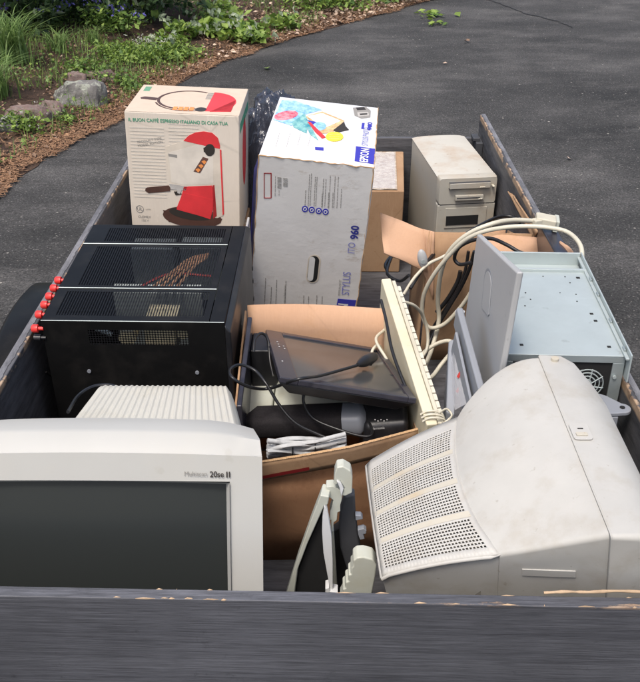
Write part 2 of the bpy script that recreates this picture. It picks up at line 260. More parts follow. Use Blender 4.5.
# ------------------------------------------------------------------ mesh helpers
WL = {}
class MB:
    def __init__(s): s.v = []; s.f = []; s.m = []; s.mats = []; s.cur = 0
    def mat(s, name):
        if name not in s.mats: s.mats.append(name)
        s.cur = s.mats.index(name); return s
    def add(s, vs, fs, flip=False):
        n = len(s.v); s.v += [V(p) for p in vs]
        for f in fs:
            f = [n+i for i in f]; s.f.append(f[::-1] if flip else f); s.m.append(s.cur)
        return s
    def hexa(s, p):
        # p: 8 corners, order (u,v,w) = 000 100 110 010 001 101 111 011
        return s.add(p, [(0, 3, 2, 1), (4, 5, 6, 7), (0, 1, 5, 4), (1, 2, 6, 5), (2, 3, 7, 6), (3, 0, 4, 7)])
    def box(s, c, d, R=None):
        c = V(c); R = R or Matrix.Identity(3)
        q = [(-1, -1, -1), (1, -1, -1), (1, 1, -1), (-1, 1, -1), (-1, -1, 1), (1, -1, 1), (1, 1, 1), (-1, 1, 1)]
        return s.hexa([c + R @ V((a*d[0]/2, b_*d[1]/2, e*d[2]/2)) for a, b_, e in q])
    def rng(s, a, b_): # axis aligned from min to max
        a, b_ = V(a), V(b_); return s.box((a+b_)/2, b_-a)
    def tube(s, pts, r, n=8, caps=True):
        pts = [V(p) for p in pts]; rings = []
        t0 = (pts[1]-pts[0]).normalized(); up = V((0, 0, 1)) if abs(t0.z) < .9 else V((1, 0, 0))
        a = t0.cross(up).normalized()
        for i, p in enumerate(pts):
            t = (pts[min(i+1, len(pts)-1)]-pts[max(i-1, 0)]).normalized()
            a = (a - t*a.dot(t)).normalized(); b_ = t.cross(a)
            rr = r[i] if isinstance(r, (list, tuple)) else r
            rings.append([p + (a*math.cos(2*PI*k/n)+b_*math.sin(2*PI*k/n))*rr for k in range(n)])
        return s.loft(rings, caps)
    def loft(s, rings, caps=True):
        n = len(rings[0]); vs = [p for r in rings for p in r]; fs = []
        for i in range(len(rings)-1):
            for k in range(n):
                fs.append((i*n+k, i*n+(k+1) % n, (i+1)*n+(k+1) % n, (i+1)*n+k))
        if caps: fs.append(tuple(range(n))[::-1]); fs.append(tuple((len(rings)-1)*n+k for k in range(n)))
        return s.add(vs, fs)
    def prism(s, pts, o, u, v, h0, h1):
        """2-D outline pts in frame (o,u,v), between heights h0 and h1 along n = u x v"""
        n = u.cross(v).normalized(); k = len(pts)
        ar = sum(pts[i][0]*pts[(i+1) % k][1]-pts[(i+1) % k][0]*pts[i][1] for i in range(k))
        if ar < 0: pts = pts[::-1]
        lo = [o+u*a+v*b_+n*h0 for a, b_ in pts]; hi = [o+u*a+v*b_+n*h1 for a, b_ in pts]
        return s.add(lo+hi, [tuple(range(k))[::-1], tuple(range(k, 2*k))]+[(i, (i+1) % k, k+(i+1) % k, k+i) for i in range(k)])
    def poly(s, pts): return s.add(pts, [tuple(range(len(pts)))])
    def grid(s, P, nu, nv, keep=None):
        vs = [P(i/nu, j/nv) for j in range(nv+1) for i in range(nu+1)]
        fs = [(j*(nu+1)+i, j*(nu+1)+i+1, (j+1)*(nu+1)+i+1, (j+1)*(nu+1)+i) for j in range(nv) for i in range(nu) if keep is None or keep(i, j)]
        return s.add(vs, fs)
    def text(s, body, o, u, v, size, h=.0006, align='CENTER', bold=0, width=None, ext=0.0002):
        cu = bpy.data.curves.new('t', 'FONT'); cu.body = body; cu.size = size; cu.align_x = align; cu.align_y = 'CENTER'; cu.offset = bold; cu.resolution_u = 3
        ob = bpy.data.objects.new('t', cu); COL.objects.link(ob)
        dg = bpy.context.evaluated_depsgraph_get(); me = ob.evaluated_get(dg).to_mesh()
        u = u.normalized(); v = v.normalized(); n = u.cross(v)
        xs = [p.co.x for p in me.vertices] or [0]; w = max(xs)-min(xs); sx = (width/w) if width and w else 1
        s.add([o+u*(p.co.x*sx)+v*p.co.y+n*h for p in me.vertices], [tuple(p.vertices) for p in me.polygons])
        ob.evaluated_get(dg).to_mesh_clear(); bpy.data.objects.remove(ob); bpy.data.curves.remove(cu); return s
    def build(s, name, parent=None, bev=0, smooth=None, seg=2, loc=None, sub=0, solid=0):
        o0 = V(loc) if loc is not None else (WL[parent.name] if parent else V((0, 0, 0)))
        me = bpy.data.meshes.new(name); me.from_pydata([p-o0 for p in s.v], [], s.f)
        for k in s.mats: me.materials.append(M[k])
        me.polygons.foreach_set('material_index', s.m); me.update()
        if smooth is not None:
            me.polygons.foreach_set('use_smooth', [True]*len(me.polygons)); me.set_sharp_from_angle(angle=rad(smooth))
        o = bpy.data.objects.new(name, me); COL.objects.link(o)
        if parent: o.parent = parent
        else: o.location = o0
        WL[o.name] = o0
        if solid:
            md = o.modifiers.new('solid', 'SOLIDIFY'); md.thickness = solid; md.offset = 0
        if sub:
            md = o.modifiers.new('sub', 'SUBSURF'); md.levels = md.render_levels = sub
        if bev:
            md = o.modifiers.new('bev', 'BEVEL'); md.width = bev; md.segments = seg; md.limit_method = 'ANGLE'; md.angle_limit = rad(38)
            if smooth is None:
                me.polygons.foreach_set('use_smooth', [True]*len(me.polygons)); md.harden_normals = True
        return o
def B(*mats):
    x = MB(); 
    if mats: x.mat(mats[0])
    return x
def tag(o, label, cat, group=None, kind=None):
    if label: o['label'] = label
    if cat: o['category'] = cat
    if group: o['group'] = group
    if kind: o['kind'] = kind
    return o
def thing(name, label, cat, loc, group=None):
    o = bpy.data.objects.new(name, None); COL.objects.link(o); o.location = loc; o.empty_display_size = .1
    WL[o.name] = V(loc); return tag(o, label, cat, group)
def struct(o): o['kind'] = 'structure'; return o
def euler(a, b_, c): return Matrix.Rotation(rad(c), 3, 'Z') @ Matrix.Rotation(rad(b_), 3, 'Y') @ Matrix.Rotation(rad(a), 3, 'X')
class Box:
    """a measured box: centre, size and turn; P(u,v,w) with each in -.5 .. .5"""
    def __init__(s, c, d, r): s.c = V(c); s.d = V(d); s.R = euler(*r)
    def P(s, a, b_, e): return s.c + s.R @ V((a*s.d[0], b_*s.d[1], e*s.d[2]))
    def corners(s): return [s.P(*[q/2 for q in t]) for t in ((-1, -1, -1), (1, -1, -1), (1, 1, -1), (-1, 1, -1), (-1, -1, 1), (1, -1, 1), (1, 1, 1), (-1, 1, 1))]
    @property
    def X(s): return s.R @ V((1, 0, 0))
    @property
    def Y(s): return s.R @ V((0, 1, 0))
    @property
    def Z(s): return s.R @ V((0, 0, 1))
def spline(pts, k=8):
    pts = [V(p) for p in pts]; out = []
    q = [pts[0]*2-pts[1]]+pts+[pts[-1]*2-pts[-2]]
    for i in range(1, len(q)-2):
        a, b_, c, d = q[i-1], q[i], q[i+1], q[i+2]
        for j in range(k):
            t = j/k; out.append(.5*((2*b_)+(c-a)*t+(2*a-5*b_+4*c-d)*t*t+(3*b_-a-3*c+d)*t**3))
    out.append(pts[-1]); return out
def ell(cx, cy, rx, ry, n=28, a0=0, a1=360, rot=0):
    r = rad(rot); full = abs(a1-a0) >= 360; out = []
    for i in range(n if full else n+1):
        t = rad(a0+(a1-a0)*i/n); x, y = rx*math.cos(t), ry*math.sin(t)
        out.append((cx+x*math.cos(r)-y*math.sin(r), cy+x*math.sin(r)+y*math.cos(r)))
    return out
def rrect(y0, y1, z0, z1, r, n=5):
    out = []
    for cx, cy, a in ((y1-r, z1-r, 0), (y0+r, z1-r, 90), (y0+r, z0+r, 180), (y1-r, z0+r, 270)):
        for i in range(n+1):
            t = rad(a+90*i/n); out.append((cx+r*math.cos(t), cy+r*math.sin(t)))
    return out

# ------------------------------------------------------------------ ground and bank
g_ = B('asphalt'); g_.grid(lambda u, v: V((-70+140*u, -30+160*v, 0)), 8, 8)
struct(g_.build('driveway'))
BX = [(-2.6, -3), (-2.1, 3.0), (-1.857, 4.874), (-1.717, 5.656), (-1.459, 6.305), (-1.226, 7.3), (-.95, 8.1), (-.449, 9.02), (.364, 10.19), (1.253, 11.5), (3.2, 13.2), (7, 16), (14, 20), (20, 30)]
def xb(y):
    for (x0, y0), (x1, y1) in zip(BX, BX[1:]):
        if y <= y1: t = (y-y0)/(y1-y0); return x0+(x1-x0)*t
    return BX[-1][0]
def slope_f(y): return 1/math.sqrt(1+((xb(y+.3)-xb(y-.3))/.6)**2)
def hz(x, y):
    s = (xb(y)-x)*slope_f(y)
    if s < 0: return 0
    e = 1-math.exp(-s/.25)
    return .02*e + .13*s*(1-math.exp(-s/.6)) + e*(noise.noise(V((x*1.3, y*1.3, 0)))*.07 + noise.noise(V((x*5, y*5, 3)))*.022)*min(1, s/.4)
def bank(px, py):
    r = ray(px, py); t = .5
    for i in range(3000):
        p = CAM+r*t
        if p.z <= hz(p.x, p.y) or p.z < 0: return V((p.x, p.y, max(0, hz(p.x, p.y))))
        t += .01
    return p
bk = B('soil')
def bp(u, v):
    y = -1+23*v; s = 12*u**1.8; w = noise.noise(V((y*2.2, 0, 0)))*.05+noise.noise(V((y*9, 5, 0)))*.02
    x = xb(y)-s+(w if u == 0 else 0); return V((x, y, hz(x, y)+.006 if u > 0 else .004))
bk.grid(bp, 110, 260); struct(bk.build('planted_bank', smooth=60))
tag(bpy.data.objects['planted_bank'], None, None)

ck = B('dark_hole'); cp_ = [at(x_, y_, 'z', .004) for x_, y_ in ((455, -14), (478, -4), (495, 2), (512, 8), (528, 14), (545, 18), (560, 22), (572, 28))]
cp_ = [c_+V((random.gauss(0, .012), random.gauss(0, .02), 0)) for c_ in spline(cp_, 6)]
for c0, c1 in zip(cp_, cp_[1:]):
    w_ = V((.012, .03, 0)); ck.add([c0-w_*.4, c0+w_*.4, c1+w_*.4, c1-w_*.4], [(0, 1, 2, 3)])
struct(ck.build('driveway_crack'))
def leafq(mb, p, n, size, asp=.5, roll=None, fold=.15):
    n = n.normalized(); t = V((random.gauss(0, 1), random.gauss(0, 1), random.gauss(0, 1))); a = (t-n*t.dot(n)).normalized(); b_ = n.cross(a)
    l, w = size, size*asp
    mb.add([p-a*l*.5, p+b_*w*.5-a*l*.05+n*fold*w, p+a*l*.5, p-b_*w*.5-a*l*.05+n*fold*w], [(0, 1, 2, 3)])
def rn(up=1.0): return V((random.gauss(0, .6), random.gauss(0, .6), up))
# leaf litter (uncountable)
lt = B('litter')
for i in range(42000):
    y = random.uniform(4.3, 15); s = random.random()**1.3*5.5; x = xb(y)-s/slope_f(y)-.02
    px, py = proj(V((x, y, .2)))
    if px < -30 or px > 480 or py < -40: continue
    w_ = min(1, max(0, (x+1.6)/1.2))
    if random.random() > .30+.7*w_: continue
    lt.mat('litter_pale' if random.random() < .06+.40*w_ else 'litter')
    if noise.noise(V((x*.9, y*.9, 9))) < -.12 and random.random() < .75: continue
    leafq(lt, V((x, y, hz(x, y)+random.uniform(.012, .03))), rn(1.1), random.uniform(.015, .065)*(.7+.4*w_), random.uniform(.35, .8))
tag(lt.build('leaf_litter'), 'dry brown leaf litter and bark scattered over the bank', 'leaf litter', kind='stuff')
nd = B('needles')
for i in range(26000):
    y = random.uniform(3.9, 14); s = abs(random.gauss(.0, .20))-.03+noise.noise(V((y*2.2, 0, 0)))*.1; x = xb(y)-s/slope_f(y)
    px, py = proj(V((x, y, .05)))
    if px < -20 or px > 500 or py < -20: continue
    if random.random() < .1: leafq(nd, V((x, y, max(.006, hz(x, y)+.014))), rn(2), random.uniform(.02, .045), .6); continue
    a = random.random()*PI*2; l = random.uniform(.015, .05); d = V((math.cos(a), math.sin(a), random.gauss(0, .12)))*l; w = V((-math.sin(a), math.cos(a), 0))*.0022
    p = V((x, y, max(.006, hz(x, y)+.016)))
    nd.add([p-w, p+w, p+d+w, p+d-w], [(0, 1, 2, 3)])
tag(nd.build('pine_needle_litter'), 'rust coloured pine needles along the driveway edge', 'needle litter', kind='stuff')
gc = B('leaf_mid')
for i in range(46000):
    y = random.uniform(4.6, 14); s = .12+random.random()*4.8; x = xb(y)-s/slope_f(y)
    if noise.noise(V((x*1.1+4, y*1.1, 2))) < (-.22 if x < -1.0 else .14): continue
    px, py = proj(V((x, y, .2)))
    if px < -30 or px > 460 or py < -60: continue
    z = hz(x, y)
    gc.mat(random.choice(['leaf_mid', 'leaf_bright', 'leaf_mid', 'blade']))
    if random.random() < .45:
        a = random.random()*6.28; h = random.uniform(.05, .14); d = V((math.cos(a)*.05, math.sin(a)*.05, h)); w = V((-math.sin(a), math.cos(a), 0))*.003
        gc.add([V((x, y, z))-w, V((x, y, z))+w, V((x, y, z))+d+w*.3, V((x, y, z))+d-w*.3], [(0, 1, 2, 3)])
    else: leafq(gc, V((x, y, z+random.uniform(.01, .10))), rn(.8), random.uniform(.012, .045), random.uniform(.3, .8))
tag(gc.build('ground_cover'), 'low green weeds and grass tufts spread over the bank', 'ground cover', kind='stuff')

def rock(px, py, w, d, h, mat, seed, label, rot=0):
    p = bank(px, py); bm = bmesh.new(); bmesh.ops.create_icosphere(bm, subdivisions=4, radius=1)
    for v in bm.verts:
        q = v.co.copy(); n1 = noise.noise(q*1.1+V((seed, 0, 0)))*.45; c = noise.cell(q*1.7+V((seed, 2, 0)))*.12
        n2 = noise.noise(q*4+V((seed, 5, 0)))*.08+noise.noise(q*11+V((seed, 5, 0)))*.03
        v.co = q*(1+n1+n2+c*.5); v.co.z = min(v.co.z, .72+.1*noise.noise(q*3))
        v.co = V((v.co.x*w/2, v.co.y*d/2, v.co.z*h))
    me = bpy.data.meshes.new('garden_rock'); bm.to_mesh(me); bm.free(); me.materials.append(M[mat])
    me.polygons.foreach_set('use_smooth', [True]*len(me.polygons)); me.set_sharp_from_angle(angle=rad(35))
    o = bpy.data.objects.new('garden_rock', me); COL.objects.link(o); o.location = p+V((0, 0, -.01)); o.rotation_euler = (0, 0, rad(rot))
    tag(o, label, 'rock', 'rocks edging the bank')
rock(79, 103, .37, .27, .22, 'rock_grey', 1.3, 'grey lichen covered rock, the largest of the rocks by the driveway', -12)
rock(28, 120, .30, .22, .14, 'rock_red', 4.1, 'reddish brown rounded rock at left, behind a white flowered plant', 10)
rock(52, 112, .22, .16, .11, 'rock_red', 7.7, 'slanted pinkish slab rock left of the lichen covered rock', -35)
rock(77, 85, .16, .16, .14, 'rock_red', 9.2, 'small upright brown rock just behind the lichen covered rock')
rock(103, 78, .26, .2, .09, 'rock_red', 12.5, 'low flat brown rock right behind the lichen covered rock', 15)
rock(5, 128, .2, .2, .1, 'rock_grey', 15.5, 'small grey rock at the left border of the bank', 15)

def plant(name, px, py, r, h, n, size, mat, label, cat='plant', group=None, kind='bush', extra=None, asp=.6):
    p = bank(px, py); st = B('leaf_dark'); lf = B(mat); t = thing(name, label, cat, p, group)
    tips = []
    for i in range(max(6, n//22)):
        a = random.random()*6.28; rr = r*math.sqrt(random.random()); hh = h*random.uniform(.55, 1)*(1-.35*(rr/r)**2)
        q = p+V((math.cos(a)*rr, math.sin(a)*rr, 0)); q.z = hz(q.x, q.y)+hh; b0 = p+(q-p)*.35; b0.z = hz(b0.x, b0.y)
        m_ = (b0+q)/2+V((random.gauss(0, .03), random.gauss(0, .03), .02)); st.tube([b0, m_, q], .0025, 3, False); tips.append((b0, m_, q))
    for i in range(n):
        b0, m_, q = random.choice(tips); t_ = random.random()**.6; c = b0.lerp(m_, t_*2) if t_ < .5 else m_.lerp(q, t_*2-1)
        sp = r*.22; c = c+V((random.gauss(0, sp), random.gauss(0, sp), random.gauss(0, h*.08))); c.z = max(c.z, hz(c.x, c.y)+.01)
        lf.mat(mat if random.random() < .8 else ('leaf_mid' if mat != 'leaf_mid' else 'leaf_bright'))
        leafq(lf, c, rn(.9), size*random.uniform(.3, 1.3), asp*random.uniform(.6, 1.2))
    st.build('stem', t); lf.build('foliage', t)
    if extra:
        fl = B(extra[0])
        for i in range(extra[1]):
            b0, m_, q = random.choice(tips); c = q+V((random.gauss(0, r*.3), random.gauss(0, r*.3), random.uniform(-.01, .05)))
            for k in range(5): leafq(fl, c+V((random.gauss(0, extra[2]*.4),)*2+(random.gauss(0, extra[2]*.4),)), rn(.3), extra[2], .6)
        fl.build('flowers', t)
    return t
def blades(px, py, r, h, n, label, mat='blade', w=.012):
    p = bank(px, py); t = thing('grass_clump', label, 'plant', p, 'long bladed clumps on the bank'); mb = B(mat)
    for i in range(n):
        a = random.random()*6.28; lean = random.uniform(.2, 1)*r; hh = h*random.uniform(.6, 1.1); pts = []
        b0 = p+V((random.gauss(0, r*.18), random.gauss(0, r*.18), 0))
        for k in range(6):
            s = k/5; pts.append((b0+V((math.cos(a)*lean*s*s*1.2, math.sin(a)*lean*s*s*1.2, hh*(s*1.35-s*s*.62))), w*(1-s)**.6))
        sd = V((-math.sin(a), math.cos(a), 0))
        mb.add([q for c, ww in pts for q in (c-sd*ww/2, c+sd*ww/2)], [(2*k, 2*k+1, 2*k+3, 2*k+2) for k in range(5)])
    mb.build('foliage', t, smooth=60)
blades(8, 62, .42, .50, 300, 'tall clump of long arching green blades at the far left')
blades(-8, 98, .36, .40, 200, 'long bladed clump cut by the left border, drooping towards the rocks')
blades(58, 52, .26, .24, 90, 'short sparse clump of thin blades left of the green ground cover', w=.008)
blades(95, 44, .18, .2, 60, 'small clump of thin blades under the violet flowers', w=.007)
PG = 'low leafy plants on the bank'
plant('leafy_plant', 118, 60, .26, .13, 700, .040, 'leaf_bright', 'bright green mound of fine leaves above the lichen covered rock', group=PG)
plant('leafy_plant', 88, 72, .22, .12, 420, .035, 'leaf_mid', 'fine leaved green plant touching the top of the lichen rock', group=PG)
plant('leafy_plant', 150, 62, .34, .15, 1000, .042, 'leaf_bright', 'wide bright green mound right above the espresso machine box', group=PG)
plant('leafy_plant', 122, 88, .24, .10, 380, .038, 'leaf_mid', 'small green plant between the lichen rock and the espresso machine box', group=PG)
plant('leafy_plant', 175, 57, .26, .13, 600, .042, 'leaf_bright', 'green leafy mound at the driveway edge behind the espresso box', group=PG)
plant('leafy_plant', 12, 128, .20, .14, 420, .042, 'leaf_bright', 'green plant with tiny white flowers at the left driveway edge', group=PG, extra=('petal_white', 10, .012))
plant('leafy_plant', 62, 122, .12, .05, 120, .03, 'leaf_bright', 'tiny low green plant in front of the lichen covered rock', group=PG)
plant('leafy_plant', 150, 50, .16, .14, 120, .028, 'leaf_pale', 'pale patch of white flowers inside the green mound', group=PG, extra=('petal_white', 40, .016))
IG = 'broad leaved vines by the driveway curve'
for k, (px, py, r, n, lb) in enumerate([
    (180, 42, .26, 170, 'broad leaved green vine nearest the espresso box, leftmost vine'), (205, 34, .34, 210, 'broad leaved vine with pale leaves, second from left'),
    (232, 40, .30, 240, 'dense green vine patch in the middle of the vines'), (258, 40, .26, 190, 'green vine patch touching the driveway curve'),
    (222, 18, .30, 150, 'vine patch higher on the bank behind the middle vines'), (278, 30, .22, 150, 'small vine patch at the right end of the vines')]):
    plant('creeping_vine', px, py, r, .17, n, .085, 'leaf_bright', lb, 'vine', IG, extra=('leaf_pale', 9 if k in (1, 2, 0) else 3, .06), asp=.8)
FG = 'violet flowered plants in the shade'
for px, py, lb in [(32, 32, 'dark leafy plant with violet flowers behind the left blades'), (60, 24, 'violet flowered plant second from the left in the shade'),
                   (92, 22, 'violet flowered plant above the thin bladed clump'), (118, 32, 'violet flowered plant with brighter leaves, rightmost of them')]:
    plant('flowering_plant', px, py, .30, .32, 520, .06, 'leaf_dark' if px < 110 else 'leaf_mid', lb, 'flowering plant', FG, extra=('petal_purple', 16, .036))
plant('leafy_plant', 150, 22, .16, .42, 46, .10, 'leaf_pale', 'upright plant with large round pale leaves right of the violet flowers', group=PG, asp=.9)
for px, py, lb in [(318, 8, 'green leafy shrub at the top beside the driveway'), (352, 6, 'green shrub at the top, right of the litter'), (385, 2, 'low green shrub at the top near the driveway corner'), (405, -6, 'low shrub at the very top by the far driveway edge')]:
    plant('low_shrub', px, py, .42, .22, 520, .07, 'leaf_bright' if px < 360 else 'leaf_mid', lb, 'shrub', 'low shrubs at the top of the picture')
# shrubs at the back of the bank, tree shade put into their leaf colour
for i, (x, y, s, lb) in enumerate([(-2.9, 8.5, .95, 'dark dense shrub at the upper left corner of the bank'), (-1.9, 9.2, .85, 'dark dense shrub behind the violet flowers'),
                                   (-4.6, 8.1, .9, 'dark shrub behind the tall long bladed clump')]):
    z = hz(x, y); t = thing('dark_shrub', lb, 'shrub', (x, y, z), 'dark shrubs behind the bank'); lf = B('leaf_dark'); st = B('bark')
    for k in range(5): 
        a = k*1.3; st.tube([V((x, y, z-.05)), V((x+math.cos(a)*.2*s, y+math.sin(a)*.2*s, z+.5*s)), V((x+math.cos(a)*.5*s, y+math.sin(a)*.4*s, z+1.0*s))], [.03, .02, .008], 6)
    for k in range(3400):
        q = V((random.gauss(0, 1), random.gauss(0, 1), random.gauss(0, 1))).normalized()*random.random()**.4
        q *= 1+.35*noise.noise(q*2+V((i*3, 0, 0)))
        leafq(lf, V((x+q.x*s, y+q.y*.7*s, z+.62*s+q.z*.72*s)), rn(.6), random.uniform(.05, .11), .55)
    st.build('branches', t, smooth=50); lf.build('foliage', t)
# leaves lying on the asphalt
lg = 'leaves lying on the asphalt'
def fallen(px, py, n, size, label, mat='leaf_bright'):
    p = at(px, py, 'z', .012); mb = B(mat)
    for i in range(n): leafq(mb, p+V((random.gauss(0, size*.7), random.gauss(0, size*1.1), random.uniform(0, .02))) if n > 1 else p, rn(2.5), size*random.uniform(.7, 1.2), .7)
    tag(mb.build('fallen_sprig' if n > 1 else 'fallen_leaf', loc=p), label, 'leaf', lg)
fallen(433, 15, 26, .10, 'green leafy sprig lying on the asphalt near the top edge')
fallen(437, 23, 14, .08, 'smaller green sprig just below the leafy sprig on the asphalt')
fallen(267, 68, 1, .10, 'single green leaf on asphalt behind the printer box')
fallen(445, 63, 1, .05, 'small pale leaf on asphalt above the beige tower', 'litter_pale')
fallen(569, 158, 1, .045, 'tan leaf on asphalt right of the trailer side', 'litter_pale')
fallen(466, 42, 3, .05, 'faint tan leaves on asphalt under the green sprigs', 'litter')

# ------------------------------------------------------------------ trailer
XL, XR, RZ, FZ = -.632, .588, .87, .45
TR = thing('utility_trailer', 'dark painted plywood utility trailer filled with old electronics on the driveway', 'trailer', (-.02, 2.1, 0))
B('ply').rng((XL+.02, .91, FZ-.02), (XR-.02, 3.24, FZ)).build('bed_floor', TR)
for nm, x0, x1, mt in (('l', XL, XL+.02, 'ply_left'), ('r', XR-.02, XR, 'ply_right')):
    b_ = B(mt)
    def side(u, v, x0=x0): return None
    b_.rng((x0, .905, FZ-.04), (x1, 3.31, RZ)); b_.build('side_panel', TR, bev=.0025)
for x0, x1 in ((XL+.0005, XL+.014), (XR-.014, XR-.0005)):  # strip coloured for sky sheen, its ragged inner side leaves worn wood bare
    c_ = B('ply_sky_sheen'); c_.grid(lambda u, v, x0=x0, x1=x1: V((x0+(x1-x0)*u+(.003*noise.noise(V((x0, v*60, 0)))+.002*noise.noise(V((x0, v*300, 0))) if u in (0, 1) and abs((x0 if u == 0 else x1)) < .625 and (x0 < 0) == (u == 1) else 0), .906+2.403*v, RZ+.0012)), 2, 400); c_.build('sky_lit_top_edge', TR)
c_ = B('ply_tail'); R_ = Matrix.Rotation(rad(-1.05), 3, 'Z')
c_.box((-.02, .8975, .62), (1.262, .019, .50), R_); c_.build('tailgate_panel', TR, bev=.0015)
B('ply').rng((XL+.021, 3.243, FZ-.02), (XR-.021, 3.262, .80)).build('front_panel', TR, bev=.002)
ch = B('bare_wood')   # torn splinters along the tailgate edge
def tgp(x, dy, z): return V((-.02, .8975, 0))+R_ @ V((x+.02, dy, 0))+V((0, 0, z))
for i in range(26):
    x = random.choice([random.uniform(-.45, .42), random.uniform(.05, .42), random.gauss(-.2, .05)]); l = random.uniform(.006, .035)*random.random(); w = random.uniform(.0004, .0016); dy = random.choice([-.0095, -.0092, -.0088, .0075])+random.uniform(0, .0008)
    if not -.6 < x < .55: continue
    a, b0, c, d = tgp(x, dy, .8702), tgp(x+l*.4, dy+w, .8715), tgp(x+l, dy+w*.4, .8705), tgp(x+l*.6, dy-w*.2, .8708)
    ch.add([a, b0, c, d, a-V((0, 0, .002)), b0-V((0, 0, .002)), c-V((0, 0, .002)), d-V((0, 0, .002))], [(0, 3, 2, 1), (0, 1, 5, 4), (1, 2, 6, 5), (2, 3, 7, 6), (3, 0, 4, 7), (4, 5, 6, 7)])
ch.build('splintered_edge', TR)
h_ = B('dark_grey'); h_.rng((XR-.045, 3.18, .74), (XR-.021, 3.243, .80)); h_.rng((XR-.055, 3.20, .80), (XR-.03, 3.26, .812)); h_.build('corner_bracket', TR, bev=.002)
h_ = B('dark_grey'); h_.rng((XL+.021, 3.18, .74), (XL+.045, 3.243, .80)); h_.build('corner_bracket', TR, bev=.002)
fr = B('dark_grey')
for x in (XL+.05, XR-.05): fr.rng((x-.025, .95, .36), (x+.025, 3.25, .425))
for y in (.97, 2.1, 3.2): fr.rng((XL+.08, y-.025, .36), (XR-.08, y+.025, .42))
fr.build('chassis', TR, bev=.003)
B('dark_grey').tube([(XL-.05, 2.22, .30), (XR+.05, 2.22, .30)], .025, 12).build('axle', TR)
B('dark_grey').loft([rrect(-.06, .02, .34, .40, .006)and[V((x, y, z)) for x, z in rrect(-.06, .02, .34, .40, .006)] for y in (3.2, 4.15)]).build('drawbar', TR, smooth=40)
for sx, x in ((-1, XL-.13), (1, XR+.055)):
    ty = B('rubber'); prof = [(.15, -.06), (.22, -.078), (.27, -.07), (.285, -.045), (.288, 0), (.285, .045), (.27, .07), (.22, .078), (.15, .06)]
    rings = [[V((x+w, 2.22+r*math.cos(a), .288+r*math.sin(a))) for r, w in prof] for a in [2*PI*k/40 for k in range(41)]]
    ty.loft(rings, False); tyo = ty.build('tyre', TR, smooth=50)
    rm = B('white_pl'); rm.tube([(x-.05, 2.22, .288), (x+.05, 2.22, .288)], .152, 28); rm.build('rim', tyo, smooth=40)
    if sx > 0: continue
    fd = B('black'); rings = []
    for k in range(25):
        a = PI*k/24; c, s_ = math.cos(a), math.sin(a); R0 = .345; e = .55
        yy = 2.22+R0*math.copysign(abs(c)**.8, c); zz = .30+R0*abs(s_)**.8
        inn = V((0, 2.22+(yy-2.22)*.985, .30+(zz-.30)*.985))
        o_, i_ = (x-.11, x+.11)
        rings.append([V((o_, yy, zz-.02)), V((o_+.02, yy, zz)), V((i_-.02, yy, zz)), V((i_, yy, zz-.02)), V((i_, inn.y, inn.z-.02)), V((o_, inn.y, inn.z-.02))])
    fd.loft(rings); fd.build('fender', TR, smooth=45)

# ------------------------------------------------------------------ espresso machine box
bx = Box((-.395, 2.554, .936), (.311, .28, .364), (.6, 2.2, -.7))
E = thing('espresso_machine_box', 'tall cream carton printed with a red and cream espresso machine', 'box', bx.P(0, 0, -.5))
B('card_print').hexa(bx.corners()).build('carton', E, bev=.003)
W_, D_, H_ = bx.d
o, u, v = bx.P(-.5, -.5, -.5), bx.X, bx.Z
def q(x, y): # measured on the photograph, brought into the plane of the front face
    n = u.cross(v).normalized(); p = onpl(110+x/4.26, 75+y/4.26, o, n)-o; return (p.dot(u), p.dot(v))
pr = MB()
def pg(mat, pts, h, mb=None, fr=(o, u, v)): (mb or pr).mat(mat).prism(pts, fr[0], fr[1], fr[2], 0.0002, h)
for i in range(22): 
    z = .12+i*.0095; pg('paleline', [(.012, z), (.105, z), (.105, z+.003), (.012, z+.003)], .0006)
for i in range(16):
    z = .20+i*.0095; pg('paleline', [(.118, z), (.20, z), (.20, z+.0026), (.118, z+.0026)], .0006)
pg('cream2', [q(*p) for p in [(240, 305), (300, 285), (400, 262), (455, 300), (470, 320), (482, 600), (440, 615), (436, 475), (300, 480), (258, 462), (246, 380)]], .0009)
pg('cream', [q(*p) for p in [(250, 330), (395, 290), (440, 330), (440, 462), (310, 468), (262, 455)]], .0011)
pg('red', [q(*p) for p in [(313, 280), (335, 258), (365, 244), (400, 240), (435, 246), (460, 268), (469, 300), (468, 314), (400, 300)]], .0014)
pg('red', [q(*p) for p in [(315, 475), (435, 470), (450, 532), (428, 612), (284, 572), (300, 530)]], .0014)
pg('darkred', [q(*p) for p in [(437, 470), (445, 468), (455, 600), (440, 612)]], .0014)
pg('red', [q(*p) for p in [(468, 318), (474, 318), (486, 590), (480, 598)]], .0016)
pg('brown', [q(*p) for p in [(350+125*math.cos(a), 605+44*math.sin(a)-12*math.cos(a)*-1) for a in [2*PI*k/30 for k in range(30)]]], .0008)
pg('brown', [q(*p) for p in [(225, 575), (478, 612), (470, 632), (250, 625)]], .0010)
pg('ink_black', [q(*p) for p in [(340+88*math.cos(a), 592+24*math.sin(a)+14*math.cos(a)) for a in [2*PI*k/26 for k in range(26)]]], .0012)
pg('red', [q(*p) for p in [(284, 566), (310, 500), (440, 530), (428, 614)]], .0017)
pg('ink_black', [q(425+22*math.cos(a), 319+26*math.sin(a)) for a in [2*PI*k/22 for k in range(22)]], .0019)
pg('ink_black', [q(*p) for p in [(398, 310), (420, 300), (425, 325), (400, 328)]], .0018)
pg('brown2', [q(*p) for p in [(396, 348), (420, 356), (384, 418), (356, 410)]], .0016)
for dx, dy in ((0, 0), (13, -17), (26, -34)): pg('orange', [q(*p) for p in [(364+dx, 402+dy), (376+dx, 396+dy), (386+dx, 404+dy), (376+dx, 414+dy)]], .0019)
